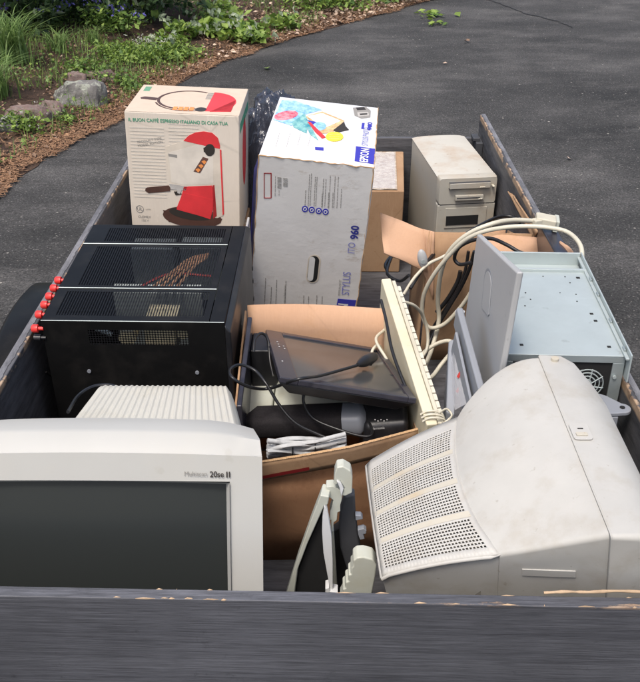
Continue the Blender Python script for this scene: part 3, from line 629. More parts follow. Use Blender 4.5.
pg('chrome', [q(*p) for p in [(252, 462), (330, 474), (322, 492), (258, 486)]], .0014)
pg('chrome', [q(*p) for p in [(285, 486), (305, 488), (300, 505), (288, 503)]], .0015)
pg('brown', [q(*p) for p in [(160, 478), (250, 470), (258, 480), (256, 494), (165, 503), (150, 492), (152, 482)]], .0017)
pg('ink_black', [q(*p) for p in [(272, 496), (300, 494), (306, 508), (280, 512)]], .0014)
pg('grey', [q(*p) for p in [(248, 334), (286, 340), (286, 352), (250, 346)]], .0014)
# top face art
ot, ut, vt = bx.P(-.5, -.5, .5), bx.X, bx.Y
pg('tan_ink', [(.001, .001), (W_-.001, .001), (W_-.001, D_-.001), (.001, D_-.001)], .0006, fr=(ot, ut, vt))
tf = (ot, ut, vt)
rg = MB(); n = 30
def ringart(mb, mat, cx, cy, rx, ry, th, h, a0=0, a1=360):
    k = 36; 
    for i in range(k):
        t0, t1 = rad(a0+(a1-a0)*i/k), rad(a0+(a1-a0)*(i+1)/k)
        mb.mat(mat).prism([(cx+rx*math.cos(t0), cy+ry*math.sin(t0)), (cx+rx*math.cos(t1), cy+ry*math.sin(t1)), (cx+(rx-th)*math.cos(t1), cy+(ry-th)*math.sin(t1)), (cx+(rx-th)*math.cos(t0), cy+(ry-th)*math.sin(t0))], ot, ut, vt, .0007, h)
ringart(pr, 'brown', .155, .135, .088, .098, .008, .0012, 60, 300)
ringart(pr, 'brown', .160, .135, .100, .112, .005, .0012, 200, 330)
pg('brown', [(.022, .125), (.066, .118), (.068, .142), (.028, .15), (.018, .138)], .0013, fr=tf)
pg('red', [(.215, .03), (.285, .035)]+[(.215+.075*math.sin(rad(a)), .125+.10*math.cos(rad(a))) for a in range(170, -5, -12)], .0013, fr=tf)
for i in range(4): pg('orange', [(.125+i*.015, .030), (.137+i*.015, .030), (.137+i*.015, .062), (.125+i*.015, .062)], .0013, fr=tf)
pg('ink_black', ell(.202, .045, .016, .02), .0013, fr=tf)
for i in range(5): pg('green', [(.012, .21+i*.01), (.03, .21+i*.01), (.03, .216+i*.01), (.012, .216+i*.01)], .0012, fr=tf)
for i in range(6): pg('grey', [(.20, .15+i*.012), (.222, .15+i*.012), (.222, .156+i*.012), (.20, .156+i*.012)], .0012, fr=tf)
# right side face art
os_, us, vs = bx.P(.5, -.5, -.5), bx.Y, bx.Z
pg('red', ell(.14, .22, .05, .10, 20), .0008, fr=(os_, us, vs)); pg('green', [(.02, .31), (.26, .31), (.26, .335), (.02, .335)], .0008, fr=(os_, us, vs))
pr.build('printed_picture', E)
tx = B('green'); c = q(290, 205); tx.text('IL BUON CAFFÈ ESPRESSO ITALIANO DI CASA TUA', o+u*c[0]+v*(c[1]+.004), u, v, .0135, .001, bold=.0002, width=.270)
tx.mat('grey'); ur = (u*math.cos(rad(12))+v*math.sin(rad(12))); vr = ur.cross(u.cross(v))*-1
ur = (u*math.cos(rad(12))+v*math.sin(rad(12))).normalized(); vr = (v*math.cos(rad(12))-u*math.sin(rad(12))).normalized()
c = q(168, 278); tx.text('PRODUCT TYPE', o+u*c[0]+v*c[1], ur, vr, .0095, .001, width=.068)
c = q(172, 293); tx.text('MODEL EDITION', o+u*c[0]+v*c[1], ur, vr, .0095, .001, width=.070)
c = q(127, 570); tx.text('UL', o+u*c[0]+v*c[1], u, v, .014, .001)
ctr = [(c[0]+.011*math.cos(a), c[1]+.011*math.sin(a)) for a in [2*PI*k/24 for k in range(24)]]; inn = [(c[0]+.0098*math.cos(a), c[1]+.0098*math.sin(a)) for a in [2*PI*k/24 for k in range(24)]]
for k in range(24): tx.prism([ctr[k], ctr[(k+1) % 24], inn[(k+1) % 24], inn[k]], o, u, v, .0003, .001)
c = q(163, 572); tx.text('LISTED', o+u*c[0]+v*c[1], u, v, .005, .001)
c = q(147, 604); tx.text('CLEMEX', o+u*c[0]+v*c[1], u, v, .010, .001)
c = q(149, 619); tx.text('120 V', o+u*c[0]+v*c[1], u, v, .009, .001)
tx.build('printed_lettering', E)
# carton below it
t = thing('brown_carton', 'plain brown carton carrying the espresso machine box', 'box', (-.395, 2.554, .45))
B('card_brown').rng((-.55, 2.42, .451), (-.24, 2.69, .742)).build('carton', t, bev=.003)
B('tape').rng((-.55, 2.545, .7421), (-.24, 2.585, .7428)).build('tape_strip', t)

# ------------------------------------------------------------------ big printer box, leaning
bx = Box((-.032, 2.400, .813), (.289, .298, .586), (13, 5.0, -3.6))
top = {(-1, -1): (259, 155), (1, -1): (374, 168), (-1, 1): (280, 97), (1, 1): (378, 108)}
low = {(-1, -1): (250.5, 308), (1, -1): (356.5, 308)}
def snap(P, p): d = (P-CAM).dot(FW); return CAM+ray(*p)*d
T8 = {k: snap(bx.P(k[0]/2, k[1]/2, .5), p) for k, p in top.items()}
L8 = {k: snap(bx.P(k[0]/2, k[1]/2, -.35), p) for k, p in low.items()}
_n = (T8[(1, -1)]-T8[(-1, -1)]).cross(L8[(-1, -1)]-T8[(-1, -1)]).normalized(); L8[(1, -1)] = onpl(356.5, 308, T8[(-1, -1)], _n)
_n = (T8[(1, -1)]-T8[(-1, -1)]).cross(T8[(-1, 1)]-T8[(-1, -1)]).normalized(); T8[(1, 1)] = onpl(378, 108, T8[(-1, -1)], _n)
for a in (-1, 1): L8[(a, 1)] = L8[(a, -1)]+(T8[(a, 1)]-T8[(a, -1)])*1.02
Bt = {k: T8[k]+(L8[k]-T8[k])*1.165 for k in T8}
zmin = min(p.z for p in Bt.values())
PB = thing('printer_box', 'large scuffed white printer carton standing on end with blue lettering', 'box', sum(Bt.values(), V())/4)
def face_grid(mb, A, Bq, Cq, Dq, nu, nv, amp, seed):
    # A bottom-left B bottom-right C top-right D top-left, slightly dented
    n = (Bq-A).cross(Dq-A).normalized()
    def P(s, t):
        p = A.lerp(Bq, s).lerp(D2.lerp(C2, s), t); w = min(s, 1-s, t, 1-t)*6; w = min(1, w)
        return p+n*(amp*w*noise.noise(p*5+V((seed, 0, 0))))
    C2, D2 = Cq, Dq
    mb.grid(P, nu, nv)
fb = B('card_white')
b4 = [Bt[(-1, -1)], Bt[(1, -1)], Bt[(1, 1)], Bt[(-1, 1)]]; t4 = [T8[(-1, -1)], T8[(1, -1)], T8[(1, 1)], T8[(-1, 1)]]
for i in range(4): face_grid(fb, b4[i], b4[(i+1) % 4], t4[(i+1) % 4], t4[i], 1 if i == 0 else 8, 1 if i == 0 else 12, 0 if i == 0 else .012, i*3)
fb.add(b4, [(3, 2, 1, 0)]); fb.mat('card_gloss')
tn = (t4[1]-t4[0]).cross(t4[3]-t4[0]).normalized()
fb.add(t4, [(0, 1, 2, 3)])
fb.build('carton', PB)
eg = B('card_edge')
for a, b_ in ((t4[0], t4[1]), (t4[1], t4[2]), (b4[1], t4[1]), (b4[0], t4[0])):
    pts = [a.lerp(b_, i/26)+V((random.gauss(0, .0009), random.gauss(0, .0009), random.gauss(0, .0009))) for i in range(27)]
    eg.tube(pts, [random.uniform(.0006, .0018) for _ in pts], 6)
# crumpled right-hand flap edge
eg.build('worn_edges', PB)
fo = T8[(-1, -1)]; fu = (T8[(1, -1)]-fo).normalized(); nn = (T8[(1, -1)]-fo).cross(Bt[(-1, -1)]-fo).normalized()*-1
if nn.dot(CAM-fo) < 0: nn = -nn
fv = nn.cross(fu)
z2 = lambda x, y: (245+x/4.133, 150+y/4.133)
def fp(x, y): # zoom coords -> in-plane metres
    p = onpl(*z2(x, y), fo, nn)-fo; return (p.dot(fu), p.dot(fv))
pr = MB()
def pf(mat, pts, h): pr.mat(mat).prism([fp(*p) for p in pts], fo, fu, fv, .0005, h)
pf('blue', [(384, 614), (460, 620), (440, 700), (366, 700)], .0012)
for cx, cy in ((248, 243), (276, 247), (305, 251), (333, 255)):
    pf('blue', [(cx+13*math.cos(a), cy+13*math.sin(a)) for a in [2*PI*k/20 for k in range(20)]], .0012)
    pf('white', [(cx+8*math.cos(a), cy+8*math.sin(a)) for a in [2*PI*k/14 for k in range(14)]], .0014)
    pf('blue', [(cx-5, cy-2), (cx+4, cy-5), (cx+3, cy+4), (cx-3, cy+5)], .0016)
for (x0, y0, x1, y1) in ((78, 94, 110, 97), (78, 196, 108, 199), (78, 94, 81, 198), (106, 96, 110, 198)): pf('darkred', [(x0, y0), (x1, y0), (x1, y1), (x0, y1)], .0011)
random.seed(11)
for k in range(9): pf('grey', [(134+0, 112+k*5.2), (150, 113+k*5.2), (150, 113+k*5.2+random.choice([1.5, 3])), (134, 112+k*5.2+2)], .0011)
for k in range(7): pf('grey', [(158, 116+k*5.2), (176, 117+k*5.2), (176, 117+k*5.2+2), (158, 116+k*5.2+random.choice([1, 3]))], .0011)
def lines(x0, y0, y1, lean=-.05, w=2.0, mat='grey'):
    y = y0
    while y < y1:
        l = random.uniform(5, 16); y2 = min(y+l, y1); xa = x0+(y-y0)*lean; xc = x0+(y2-y0)*lean
        pf(mat, [(xa, y), (xa+w, y), (xc+w, y2), (xc, y2)], .0010); y = y2+random.uniform(2, 3.5)
for x0, y0, y1 in ((250, 165, 232), (266, 100, 232), (274, 96, 232), (290, 110, 232), (297, 110, 232), (318, 180, 236), (324, 118, 236), (334, 120, 236), (345, 175, 240), (352, 105, 240), (363, 175, 238), (372, 108, 238), (385, 110, 240), (398, 160, 238)): lines(x0, y0, y1)
for x0, y0 in ((84, 528), (108, 566), (130, 536), (168, 540), (242, 600), (262, 604), (296, 600), (318, 604)): lines(x0, y0, 662, -.04, 2.4)
for x0, y0, y1 in ((125, 108, 190), (140, 165, 186)): lines(x0, y0, y1, -.02, 1.5)
# handle opening: dark capsule with pale inner flap
def cap(cx, y0, y1, r, lean): return [(cx+lean+r*math.cos(a), y0+r+r*math.sin(a)) for a in [PI+PI*k/10 for k in range(11)]]+[(cx+r*math.cos(a), y1-r+r*math.sin(a)) for a in [PI*k/10 for k in range(11)]]
pf('cream2', cap(279, 432, 550, 27, 8), .0008); pf('dark_hole', cap(278, 437, 545, 21, 8), .0013); pf('label', cap(270, 441, 540, 12, 8), .0017)
pr.build('printed_artwork', PB)
tx = MB()
pu = lambda a, b_: (onpl(*z2(*b_), fo, nn)-onpl(*z2(*a), fo, nn)).normalized()
ud = pu((430, 610), (455, 310)); vd = nn.cross(ud)
def tz(s_, x, y, size, mat, w, bold=0, h=.0014): tx.mat(mat).text(s_, onpl(*z2(x, y), fo, nn), ud, vd, size, h, bold=bold, width=w)
mpx = (onpl(*z2(100, 300), fo, nn)-onpl(*z2(200, 300), fo, nn)).length/100
tz('EPSON', 404, 688, 60*mpx, 'white', 150*mpx, .0012, .0016)
tz('STYLUS', 420, 551, 47*mpx, 'lilac', 124*mpx, .0002); tz('ITO', 442, 404, 42*mpx, 'lilac', 54*mpx, 0); tz('960', 455, 340, 44*mpx, 'navy', 68*mpx, .0010)
tz('PREMIUM INK JET', 392, 568, 13*mpx, 'grey', 88*mpx)
tz('Maximum Performance', 164, 600, 11*mpx, 'grey', 110*mpx)
# top face
to = t4[0]; tu = (t4[1]-t4[0]).normalized(); 
if tn.z < 0: tn = -tn
tvv = tn.cross(tu)
z3 = lambda x, y: (250+x/4.571, 90+y/4.571)
def tp(x, y): p = onpl(*z3(x, y), to, tn)-to; return (p.dot(tu), p.dot(tvv))
pt = MB()
def pq(mat, pts, h): pt.mat(mat).prism([tp(*p) for p in pts], to, tu, tvv, .0004, h)
pq('skyblue', [(146, 47), (205, 50), (330, 92), (255, 112), (190, 165), (104, 136)], .0009)
pq('teal', [(190, 150), (250, 108), (268, 150), (258, 200), (200, 172)], .0012)
pq('teal', [(250, 150), (268, 145), (312, 232), (275, 205)], .0013)
pq('pink', [(165+55*math.cos(a), 118+20*math.sin(a)-8*math.cos(a)) for a in [2*PI*k/20 for k in range(20)]], .0015)
pq('tan', [(255, 122), (330, 100), (432, 142), (375, 198), (330, 200)], .0014)
pq('white', [(262, 122), (330, 108), (415, 143), (350, 172), (300, 150)], .0017)
pq('label', [(300, 128), (340, 120), (398, 145), (350, 160)], .0019)
pq('ink_black', [(380, 186), (430, 148), (437, 168), (452, 184), (400, 196)], .0020)
pq('blue', [(262, 140), (300, 148), (330, 165), (300, 178)], .0019)
pq('skyblue', [(318+32*math.cos(a), 168+20*math.sin(a)) for a in [2*PI*k/9 for k in range(9)]], .0021)
pq('red', [(262, 148), (276, 150), (345, 218), (330, 224), (300, 196)], .0022)
pq('yellow', [(386+40*math.cos(a), 216+21*math.sin(a)) for a in [2*PI*k/24 for k in range(24)]], .0025)
pq('grey', [(470, 82), (530, 78), (552, 96), (550, 126), (510, 132), (478, 118)], .0010); pq('ink_black', [(484, 82), (522, 80), (530, 92), (490, 94)], .0013); pq('chrome', [(490, 104), (540, 102), (544, 118), (494, 124)], .0013); pq('ink_black', [(500, 110), (536, 108), (536, 114), (504, 117)], .0015)
pq('blue', [(484, 258), (572, 270), (566, 340), (478, 326)], .0010); pq('blue', [(297, 262), (336, 264), (336, 278), (298, 274)], .0010)
pq('blue', [(512, 152), (524, 152), (520, 180), (508, 178)], .001); pq('blue', [(540, 156), (554, 158), (550, 186), (536, 182)], .001)
for k in range(7):
    x0 = 134+k*24; 
    for j in range(6):
        y = 196+j*11+k*1.5
        if y < 255: pq('label' if k % 2 else 'chrome', [(x0-j*3, y), (x0+2.4-j*3, y), (x0-j*3, y+8), (x0-2.4-j*3, y+8)], .0007)
for k in range(5): pq('yellow' if k % 2 else 'tan', [(362, 205+k*5), (408, 206+k*5), (408, 208+k*5), (362, 207+k*5)], .0027)
pt.build('printed_top_artwork', PB)
u2 = (onpl(*z3(545, 160), to, tn)-onpl(*z3(535, 250), to, tn)).normalized(); v2 = tn.cross(u2)
mp3 = (onpl(*z3(400, 250), to, tn)-onpl(*z3(500, 250), to, tn)).length/100
L = lambda x, y, x2, y2: (onpl(*z3(x, y), to, tn)-onpl(*z3(x2, y2), to, tn)).length
tx.mat('white').text('EPSON', onpl(*z3(525, 300), to, tn), u2, v2, 52*mp3, .0016, bold=.0006, width=L(525, 330, 531, 268))
tx.mat('lilac').text('STYLUS PHOTO', onpl(*z3(530, 214), to, tn), u2, v2, 40*mp3, .0012, width=L(530, 258, 538, 176))
tx.mat('blue').text('960', onpl(*z3(548, 166), to, tn), u2, v2, 30*mp3, .0012, bold=.0004, width=L(545, 186, 547, 152))
tx.build('printed_lettering', PB)
# left side face of the carton: blue stripe
ls = B('blue'); a, b_, c, d = b4[3], b4[0], t4[0], t4[3]; n = (b_-a).cross(d-a).normalized()
def ql(s, t): return a.lerp(b_, s).lerp(d.lerp(c, s), t)+n*.012
if n.dot(V((-1, 0, 0))) < 0: n = -n
ls.add([ql(.75, .3), ql(.98, .3), ql(.98, .92), ql(.75, .92)], [(0, 1, 2, 3)]); ls.build('blue_side_stripe', PB)

# ------------------------------------------------------------------ smoky plastic bag between the two boxes
bm = bmesh.new(); bmesh.ops.create_icosphere(bm, subdivisions=6, radius=1)
for v_ in bm.verts:
    q_ = v_.co.copy(); k = 1.02+.10*noise.noise(q_*1.6)-.16*abs(noise.noise(q_*2.6+V((3, 0, 0))))-.10*abs(noise.noise(q_*6))-.05*abs(noise.noise(q_*13)); v_.co = V((q_.x*.110*k, q_.y*.13*k, max(-.34, math.copysign(abs(q_.z)**.8, q_.z)*.30*k)))
me = bpy.data.meshes.new('plastic_bag'); bm.to_mesh(me); bm.free(); me.materials.append(M['bag']); me.polygons.foreach_set('use_smooth', [True]*len(me.polygons))
o_ = bpy.data.objects.new('plastic_bag', me); COL.objects.link(o_); o_.location = (-.165, 2.78, .80)
tag(o_, 'crumpled smoky dark plastic bag squeezed between the two printed boxes', 'plastic bag')

# white tray with black clips
t = thing('plastic_tray', 'upright dirty white plastic tray with black clips beside the black computer case', 'tray', (-.175, 2.2, .45))
tb = B('silver_grey'); tb.rng((-.219, 2.06, .45), (-.213, 2.36, .84)); tb.rng((-.213, 2.06, .45), (-.190, 2.066, .84)); tb.build('tray', t, bev=.001)
for z in (.825, .79, .74): B('black_plastic').rng((-.194, 2.049, z-.006), (-.182, 2.059, z+.006)).build('clip', t, bev=.002)

# ------------------------------------------------------------------ black computer case lying down
bx = Box((-.387, 1.840, .725), (.373, .455, .404), (3.0, 0, -1))
CS = thing('black_computer_case', 'black perforated computer case on its side with red thumbscrews', 'computer case', bx.P(0, 0, -.5))
cs = bx.corners(); tk = .002
def bp_(a, b_, e): return bx.P(a-.5, b_-.5, e-.5)
sh = B('black')
sh.add([cs[0], cs[1], cs[2], cs[3]], [(3, 2, 1, 0)]); sh.add([cs[1], cs[2], cs[6], cs[5]], [(0, 1, 2, 3)]); sh.add([cs[3], cs[0], cs[4], cs[7]], [(0, 1, 2, 3)]); sh.add([cs[2], cs[3], cs[7], cs[6]], [(0, 1, 2, 3)])
# front: solid frame around the perforated window
def qd(mb, mat, P, a0, a1, e0, e1): mb.mat(mat).add([P(a0, e0), P(a1, e0), P(a1, e1), P(a0, e1)], [(0, 1, 2, 3)])
Pf = lambda a, e: bp_(a, 0, e)
win = (.25, .80, .865, .955)
for a0, a1, e0, e1 in ((0, 1, 0, win[2]), (0, 1, win[3], 1), (0, win[0], win[2], win[3]), (win[1], 1, win[2], win[3])): qd(sh, 'black', Pf, a0, a1, e0, e1)
qd(sh, 'perf_front', Pf, win[0], win[1], win[2], win[3])
sh.build('shell', CS, solid=.0015)
Pt = lambda a, b_: bp_(a, b_, 1)
tpn = B('black')
wins = [(.06, .88, .05, .27), (.10, .88, .33, .74), (.12, .88, .80, .96)]
for (b0, b1), (wa, wb, wc, wd) in zip(((0, .297), (.303, .765), (.771, 1)), wins):
    for a0, a1, c0, c1 in ((0, .915, b0, wc), (0, .915, wd, b1), (0, wa, wc, wd), (wb, .915, wc, wd)): qd(tpn, 'black', Pt, a0, a1, c0, c1)
    qd(tpn, 'perf_top', Pt, wa, wb, wc, wd)
qd(tpn, 'black', Pt, .920, 1, 0, 1)
tpn.build('top_panel', CS, solid=.0012)
sm = B('steel_dark')
for b_ in (.3, .768): sm.tube([bp_(.0, b_, 1.004), bp_(.915, b_, 1.004)], .0011, 5)
sm.tube([bp_(0, .001, 1.003), bp_(1, .001, 1.003)], .0009, 5); sm.build('panel_seam', CS)
lp = B('black_plastic'); lp.hexa([bp_(*p) for p in ((1.002, -.01, .0), (1.035, -.01, .0), (1.035, 1.0, .0), (1.002, 1.0, .0), (1.002, -.01, .99), (1.035, -.01, .95), (1.035, 1.0, .99), (1.002, 1.0, 1.01))]); lp.build('front_bezel', CS, bev=.004)
inn = B('steel_dark'); inn.hexa([bp_(*p) for p in ((.28, .82, .6), (.55, .82, .6), (.55, .95, .6), (.28, .95, .6), (.28, .82, .94), (.55, .82, .94), (.55, .95, .94), (.28, .95, .94))])
inn.hexa([bp_(*p) for p in ((.60, .82, .6), (.86, .82, .6), (.86, .95, .6), (.60, .95, .6), (.60, .82, .95), (.86, .82, .95), (.86, .95, .95), (.60, .95, .95))])
inn.mat('brass'); inn.tube([bp_(.45, .03, .88), bp_(.45, .15, .88)], .018, 16); inn.hexa([bp_(*p) for p in ((.55, .03, .80), (.72, .03, .80), (.72, .2, .80), (.55, .2, .80), (.55, .03, .97), (.72, .03, .97), (.72, .2, .97), (.55, .2, .97))])
inn.mat('steel'); inn.hexa([bp_(*p) for p in ((.27, .42, .3), (.8, .42, .3), (.8, .50, .3), (.27, .50, .3), (.27, .42, .90), (.8, .42, .90), (.8, .46, .93), (.27, .46, .93))])
inn.tube([bp_(.28, .04, .93), bp_(.36, .05, .89)], .005, 6); inn.mat('brass').tube([bp_(.76, .03, .91), bp_(.76, .1, .91)], .012, 12)
inn.build('internal_parts', CS)
iw = B('orange_coil')
for k in range(4): iw.tube(spline([bp_(.50+k*.05, .36, .95), bp_(.62+k*.04, .50+.02*k, .985), bp_(.70+k*.03, .64, .985), bp_(.80, .72, .97)]), .0036, 5); 
iw.mat('red_plastic').tube(spline([bp_(.42, .44, .92), bp_(.60, .5, .97), bp_(.85, .50, .96)]), .003, 5)
iw.build('internal_wires', CS)
for i, (px, py) in enumerate([(62, 288.5), (57.5, 297), (52.5, 305.5), (48, 314), (44, 323.5), (40, 334)]):
    t_ = (py-288.5)/(334-288.5); c = bp_(-.01, .40-.42*t_ if i < 5 else .0, .985 if i < 5 else .955)
    k = B('red_knob'); pts = [c+bx.X*x for x in (.008, -.001, -.0012, -.013, -.0155)]
    k.tube([c+bx.X*x for x in (.006, -.004, -.0045, -.015, -.018)], [.004, .004, .0085, .0088, .0065], 14); k.build('thumbscrew', CS, smooth=40)
k = B('black_plastic'); c = bp_(-.005, .0, .90); k.tube([c+bx.X*x for x in (.006, -.004, -.0045, -.018)], [.004, .004, .007, .007], 12); k.build('thumbscrew', CS, smooth=40)
for a in (.22, .83):
    c = bp_(a, 0, .70); k = B('mid_grey'); k.tube([c, c-bx.Y*.003], .0042, 12); k.build('screw', CS, smooth=40)

# ------------------------------------------------------------------ left monitor
MX0, MX1, MY = -.553, -.0845, .985
MN = thing('crt_monitor', 'large pale grey monitor tipped back with its dark screen facing the tailgate', 'monitor', (-.32, 1.15, .45))
cx = (MX0+MX1)/2
def arch(x): return .008*(1-((x-cx)/((MX1-MX0)/2))**2)
zt, zs = 1.030, .993
SX0, SX1 = MX0+.043, -.1295
fbz = B('monitor'); N = 24
def fx(i, a=MX0, b_=MX1): return a+(b_-a)*i/N
# front face strips: top (arched), right, left, bottom
yb = lambda x: MY+.010*((x-cx)/((MX1-MX0)/2))**2
fbz.grid(lambda s, t: V((MX0+(MX1-MX0)*s, yb(MX0+(MX1-MX0)*s), zs+arch(MX0+(MX1-MX0)*s)*.6+(zt+arch(MX0+(MX1-MX0)*s)-zs-arch(MX0+(MX1-MX0)*s)*.6)*t)), N, 2)
fbz.grid(lambda s, t: V((SX1+(MX1-SX1)*s, yb(SX1+(MX1-SX1)*s), .585+(zs-.585+arch(SX1+(MX1-SX1)*s)*.6)*t)), 3, 4)
fbz.grid(lambda s, t: V((MX0+(SX0-MX0)*s, yb(MX0+(SX0-MX0)*s), .585+(zs-.585+arch(MX0+(SX0-MX0)*s)*.6)*t)), 3, 4)
fbz.grid(lambda s, t: V((SX0+(SX1-SX0)*s, yb(SX0+(SX1-SX0)*s), .585+.045*t)), N, 1)
# bevel up to the plateau, then plateau back
def topP(s, t):
    x = MX0+(MX1-MX0)*s; a = arch(x)
    prof = [(0, 0), (.003, .003), (.020, .023), (.027, .0265), (.090, .026), (.098, .020)]
    k = t*(len(prof)-1); i = min(int(k), len(prof)-2); f = k-i; dy = prof[i][0]*(1-f)+prof[i+1][0]*f; dz = prof[i][1]*(1-f)+prof[i+1][1]*f
    e_ = max(0, (abs(2*s-1)-.66)/.34); xs = cx+(x-cx)*(1-.9*dy); return V((xs, yb(x)+dy, zt+a+dz-.013*e_*e_*t))
fbz.grid(topP, N, 5)
for sgn, X in ((1, MX1), (-1, MX0)):
    def sd(s, t, X=X):
        dy = .098*s; base = topP(0 if X < cx else 1, min(1, [0, .2, .4, .6, .8, 1][int(round(s*5))])); return V((base.x, base.y, .585+(base.z-.585)*t))
    fbz.grid(sd if sgn > 0 else (lambda s, t: sd(1-s, t, MX0)), 5, 3)
fbz.build('front_bezel', MN, smooth=28)
# inner lip
lpz = B('monitor')
def lipring(d, yy):
    return [V((SX0+d, yy, .63+d)), V((SX1-d, yy, .63+d))]+[V((SX1-d-(SX1-SX0-2*d)*i/12, yy+0*i, zs-d+arch(SX1-d-(SX1-SX0-2*d)*i/12)*.6)) for i in range(13)]
r0, r1 = lipring(0, MY+.002), lipring(.006, MY+.014)
n_ = len(r0); lpz.add(r0+r1, [(i, (i+1) % n_, n_+(i+1) % n_, n_+i) for i in range(n_)]); lpz.build('screen_surround', MN, smooth=40)
sg = B('screen'); sg.grid(lambda s, t: V((SX0+.004+(SX1-SX0-.008)*s, MY+.009+.012*(2*s-1)**2*.6+.008*(2*t-1)**2*.5, .632+(zs+arch(SX0+(SX1-SX0)*s)*.6-.004-.632)*t)), 20, 16)
sg.build('screen_glass', MN, smooth=60)
tx = B('ink_black'); pT = at(208, 475.3, 'y', MY+.001)
tx.mat('grey').text('Multiscan', at(197, 475.3, 'y', yb(-.2)-.0005), V((1, 0, 0)), V((0, 0, 1)), .0100, .0006, width=.031)
tx.mat('ink_black').text('20se', at(218.3, 475.4, 'y', yb(-.17)-.0005), V((1, 0, 0)), V((.0, 0, 1)), .0120, .0006, width=.0195, bold=.0002)
tx.text('II', at(229.8, 475.4, 'y', yb(-.15)-.0005), V((1, 0, 0)), V((0, 0, 1)), .0120, .0006, bold=.0002, width=.0055)
tx.build('model_lettering', MN)
# ribbed rear cover
rb = B('monitor_rib'); NR = 27
def ribs(s, t):
    k = s*NR; fr_ = k-int(k); rdg = .0015*(1 if .2 < fr_ < .72 else 0)
    if s < .02 or s > .98: rdg = 0
    y = MY+.095+t*.215; wl, wr = -.395+.008*t, -.112-.043*t
    x = wl+(wr-wl)*s; z0 = zt+.016+.030*t-.6*max(0, t-.86)**1.3
    ed = min(s, 1-s); z0 -= .030*max(0, 1-ed/.075)**2
    return V((x, y, z0+rdg*min(1, t*8)*(1 if t < .97 else 0)))
rb.grid(ribs, NR*4, 16)
zb_ = .68
rb.grid(lambda s, t: V((ribs(1, s).x, ribs(1, s).y, zb_+(ribs(1, s).z-zb_)*t)), 16, 2)
rb.grid(lambda s, t: V((ribs(0, 1-s).x, ribs(0, 1-s).y, zb_+(ribs(0, 1-s).z-zb_)*t)), 16, 2)
rb.grid(lambda s, t: V((ribs(1-s, 1).x, ribs(1, 1).y, zb_+(ribs(1-s, 1).z-zb_)*t)), 40, 2)
rb.build('rear_cover', MN, smooth=30)
sk = B('monitor'); sk.hexa([V(p) for p in ((MX0+.01, MY+.05, .585), (MX1-.01, MY+.05, .585), (-.13, MY+.20, .67), (-.50, MY+.20, .67), (MX0+.012, MY+.068, zt+.020), (MX1-.012, MY+.068, zt+.020), (-.14, MY+.19, zt-.09), (-.49, MY+.19, zt-.09))])
sk.build('rear_shoulder', MN, bev=.01, seg=3)
MN.location = (-.352, 1.043, .3025); MN.rotation_euler = (rad(-20), 0, 0); MN.scale = (1.09,)*3   # tipped back on its rear
cb = B('black_cable'); cb.tube(spline([at(68, 412, 'y', 1.28), at(78, 396, 'y', 1.38), at(92, 387, 'y', 1.42), at(108, 385, 'y', 1.43), at(122, 388, 'y', 1.42), at(132, 386, 'y', 1.45), at(136, 392, 'y', 1.50)]), .0032, 7)
tag(cb.build('signal_cable', loc=at(97, 384, 'y', 1.39)), 'thin black cable lying over the ribbed rear of the grey monitor', 'cable')
cb = B('black_cable'); cb.tube(spline([at(46, 372, 'x', -.605), at(60, 385, 'x', -.600), at(66, 400, 'x', -.597), at(62, 416, 'x', -.595), at(58, 425, 'x', -.59)]), .0022, 6)
tag(cb.build('hanging_wire', loc=at(60, 385, 'x', -.60)), 'thin wire hanging on the inner face of the left trailer side', 'wire')

# ------------------------------------------------------------------ right monitor, its back turned to the left
CR = thing('crt_monitor', 'dusty beige monitor at right with its vented rear towards the middle', 'monitor', (.27, 1.17, .45))
XLP = [(.977, .256), (1.012, .244), (1.045, .233), (1.079, .225), (1.12, .219), (1.171, .216), (1.22, .218), (1.268, .223), (1.338, .237)]
def dense(r):
    out = []
    for i in range(len(r)):
        a, b_ = r[i], r[(i+1) % len(r)]; k = max(1, int((b_-a).length/.022))
        out += [a.lerp(b_, j/k) for j in range(k)]
    return out
def xL(y):
    pts = XLP
    if y <= pts[0][0]: return pts[0][1]
    for (ya, xa), (yb2, xb2) in zip(pts, pts[1:]):
        if y <= yb2: return xa+(xb2-xa)*(y-ya)/(yb2-ya)
    return pts[-1][1]
def sec(x, y0, y1, z0, z1, r, tilt=-.17): return [V((x+tilt*(z-.95), y+.20*(z1-z)*max(0, y1-y)/(y1-y0), z)) for y, z in rrect(y0, y1, z0, z1, r, 7)]
SLP = .20
bd = B('crt'); rings = []
for i in range(17):
    t = i/16; x = .2365+.1475*t; e = math.sin(t*PI/2)**.92; ef = math.sin(t*PI/2)**.8
    y0_, y1_ = .984-.054*t, 1.340+.066*ef
    def zq(w): k = min(1, w.x*2.2); return .866+.086*((1-k)*t+k*e)
    base_ = [V((a, b_, 0)) for a, b_ in rrect(0, 1, 0, 1, .02, 5)]; dn_ = []
    for k in range(len(base_)):
        a, b_ = base_[k], base_[(k+1) % len(base_)]; m_n = 14 if (b_-a).length > .2 else 1
        dn_ += [a.lerp(b_, j/m_n) for j in range(m_n)]
    z00 = .50-.02*e; rg_ = [V((x-.17*(z00+(zq(w)-z00)*w.y-.95), y0_+(y1_-y0_)*w.x+SLP*(1-w.y)*(zq(w)-z00)*(1-w.x), z00+(zq(w)-z00)*w.y)) for w in dn_]
    rings.append([V((p.x-x+.001+xL(p.y)*(1-t)+.384*t-.015*(1-t), p.y, p.z+.0012)) for p in rg_])
bd.loft(rings); bd.build('body_shell', CR, smooth=26)
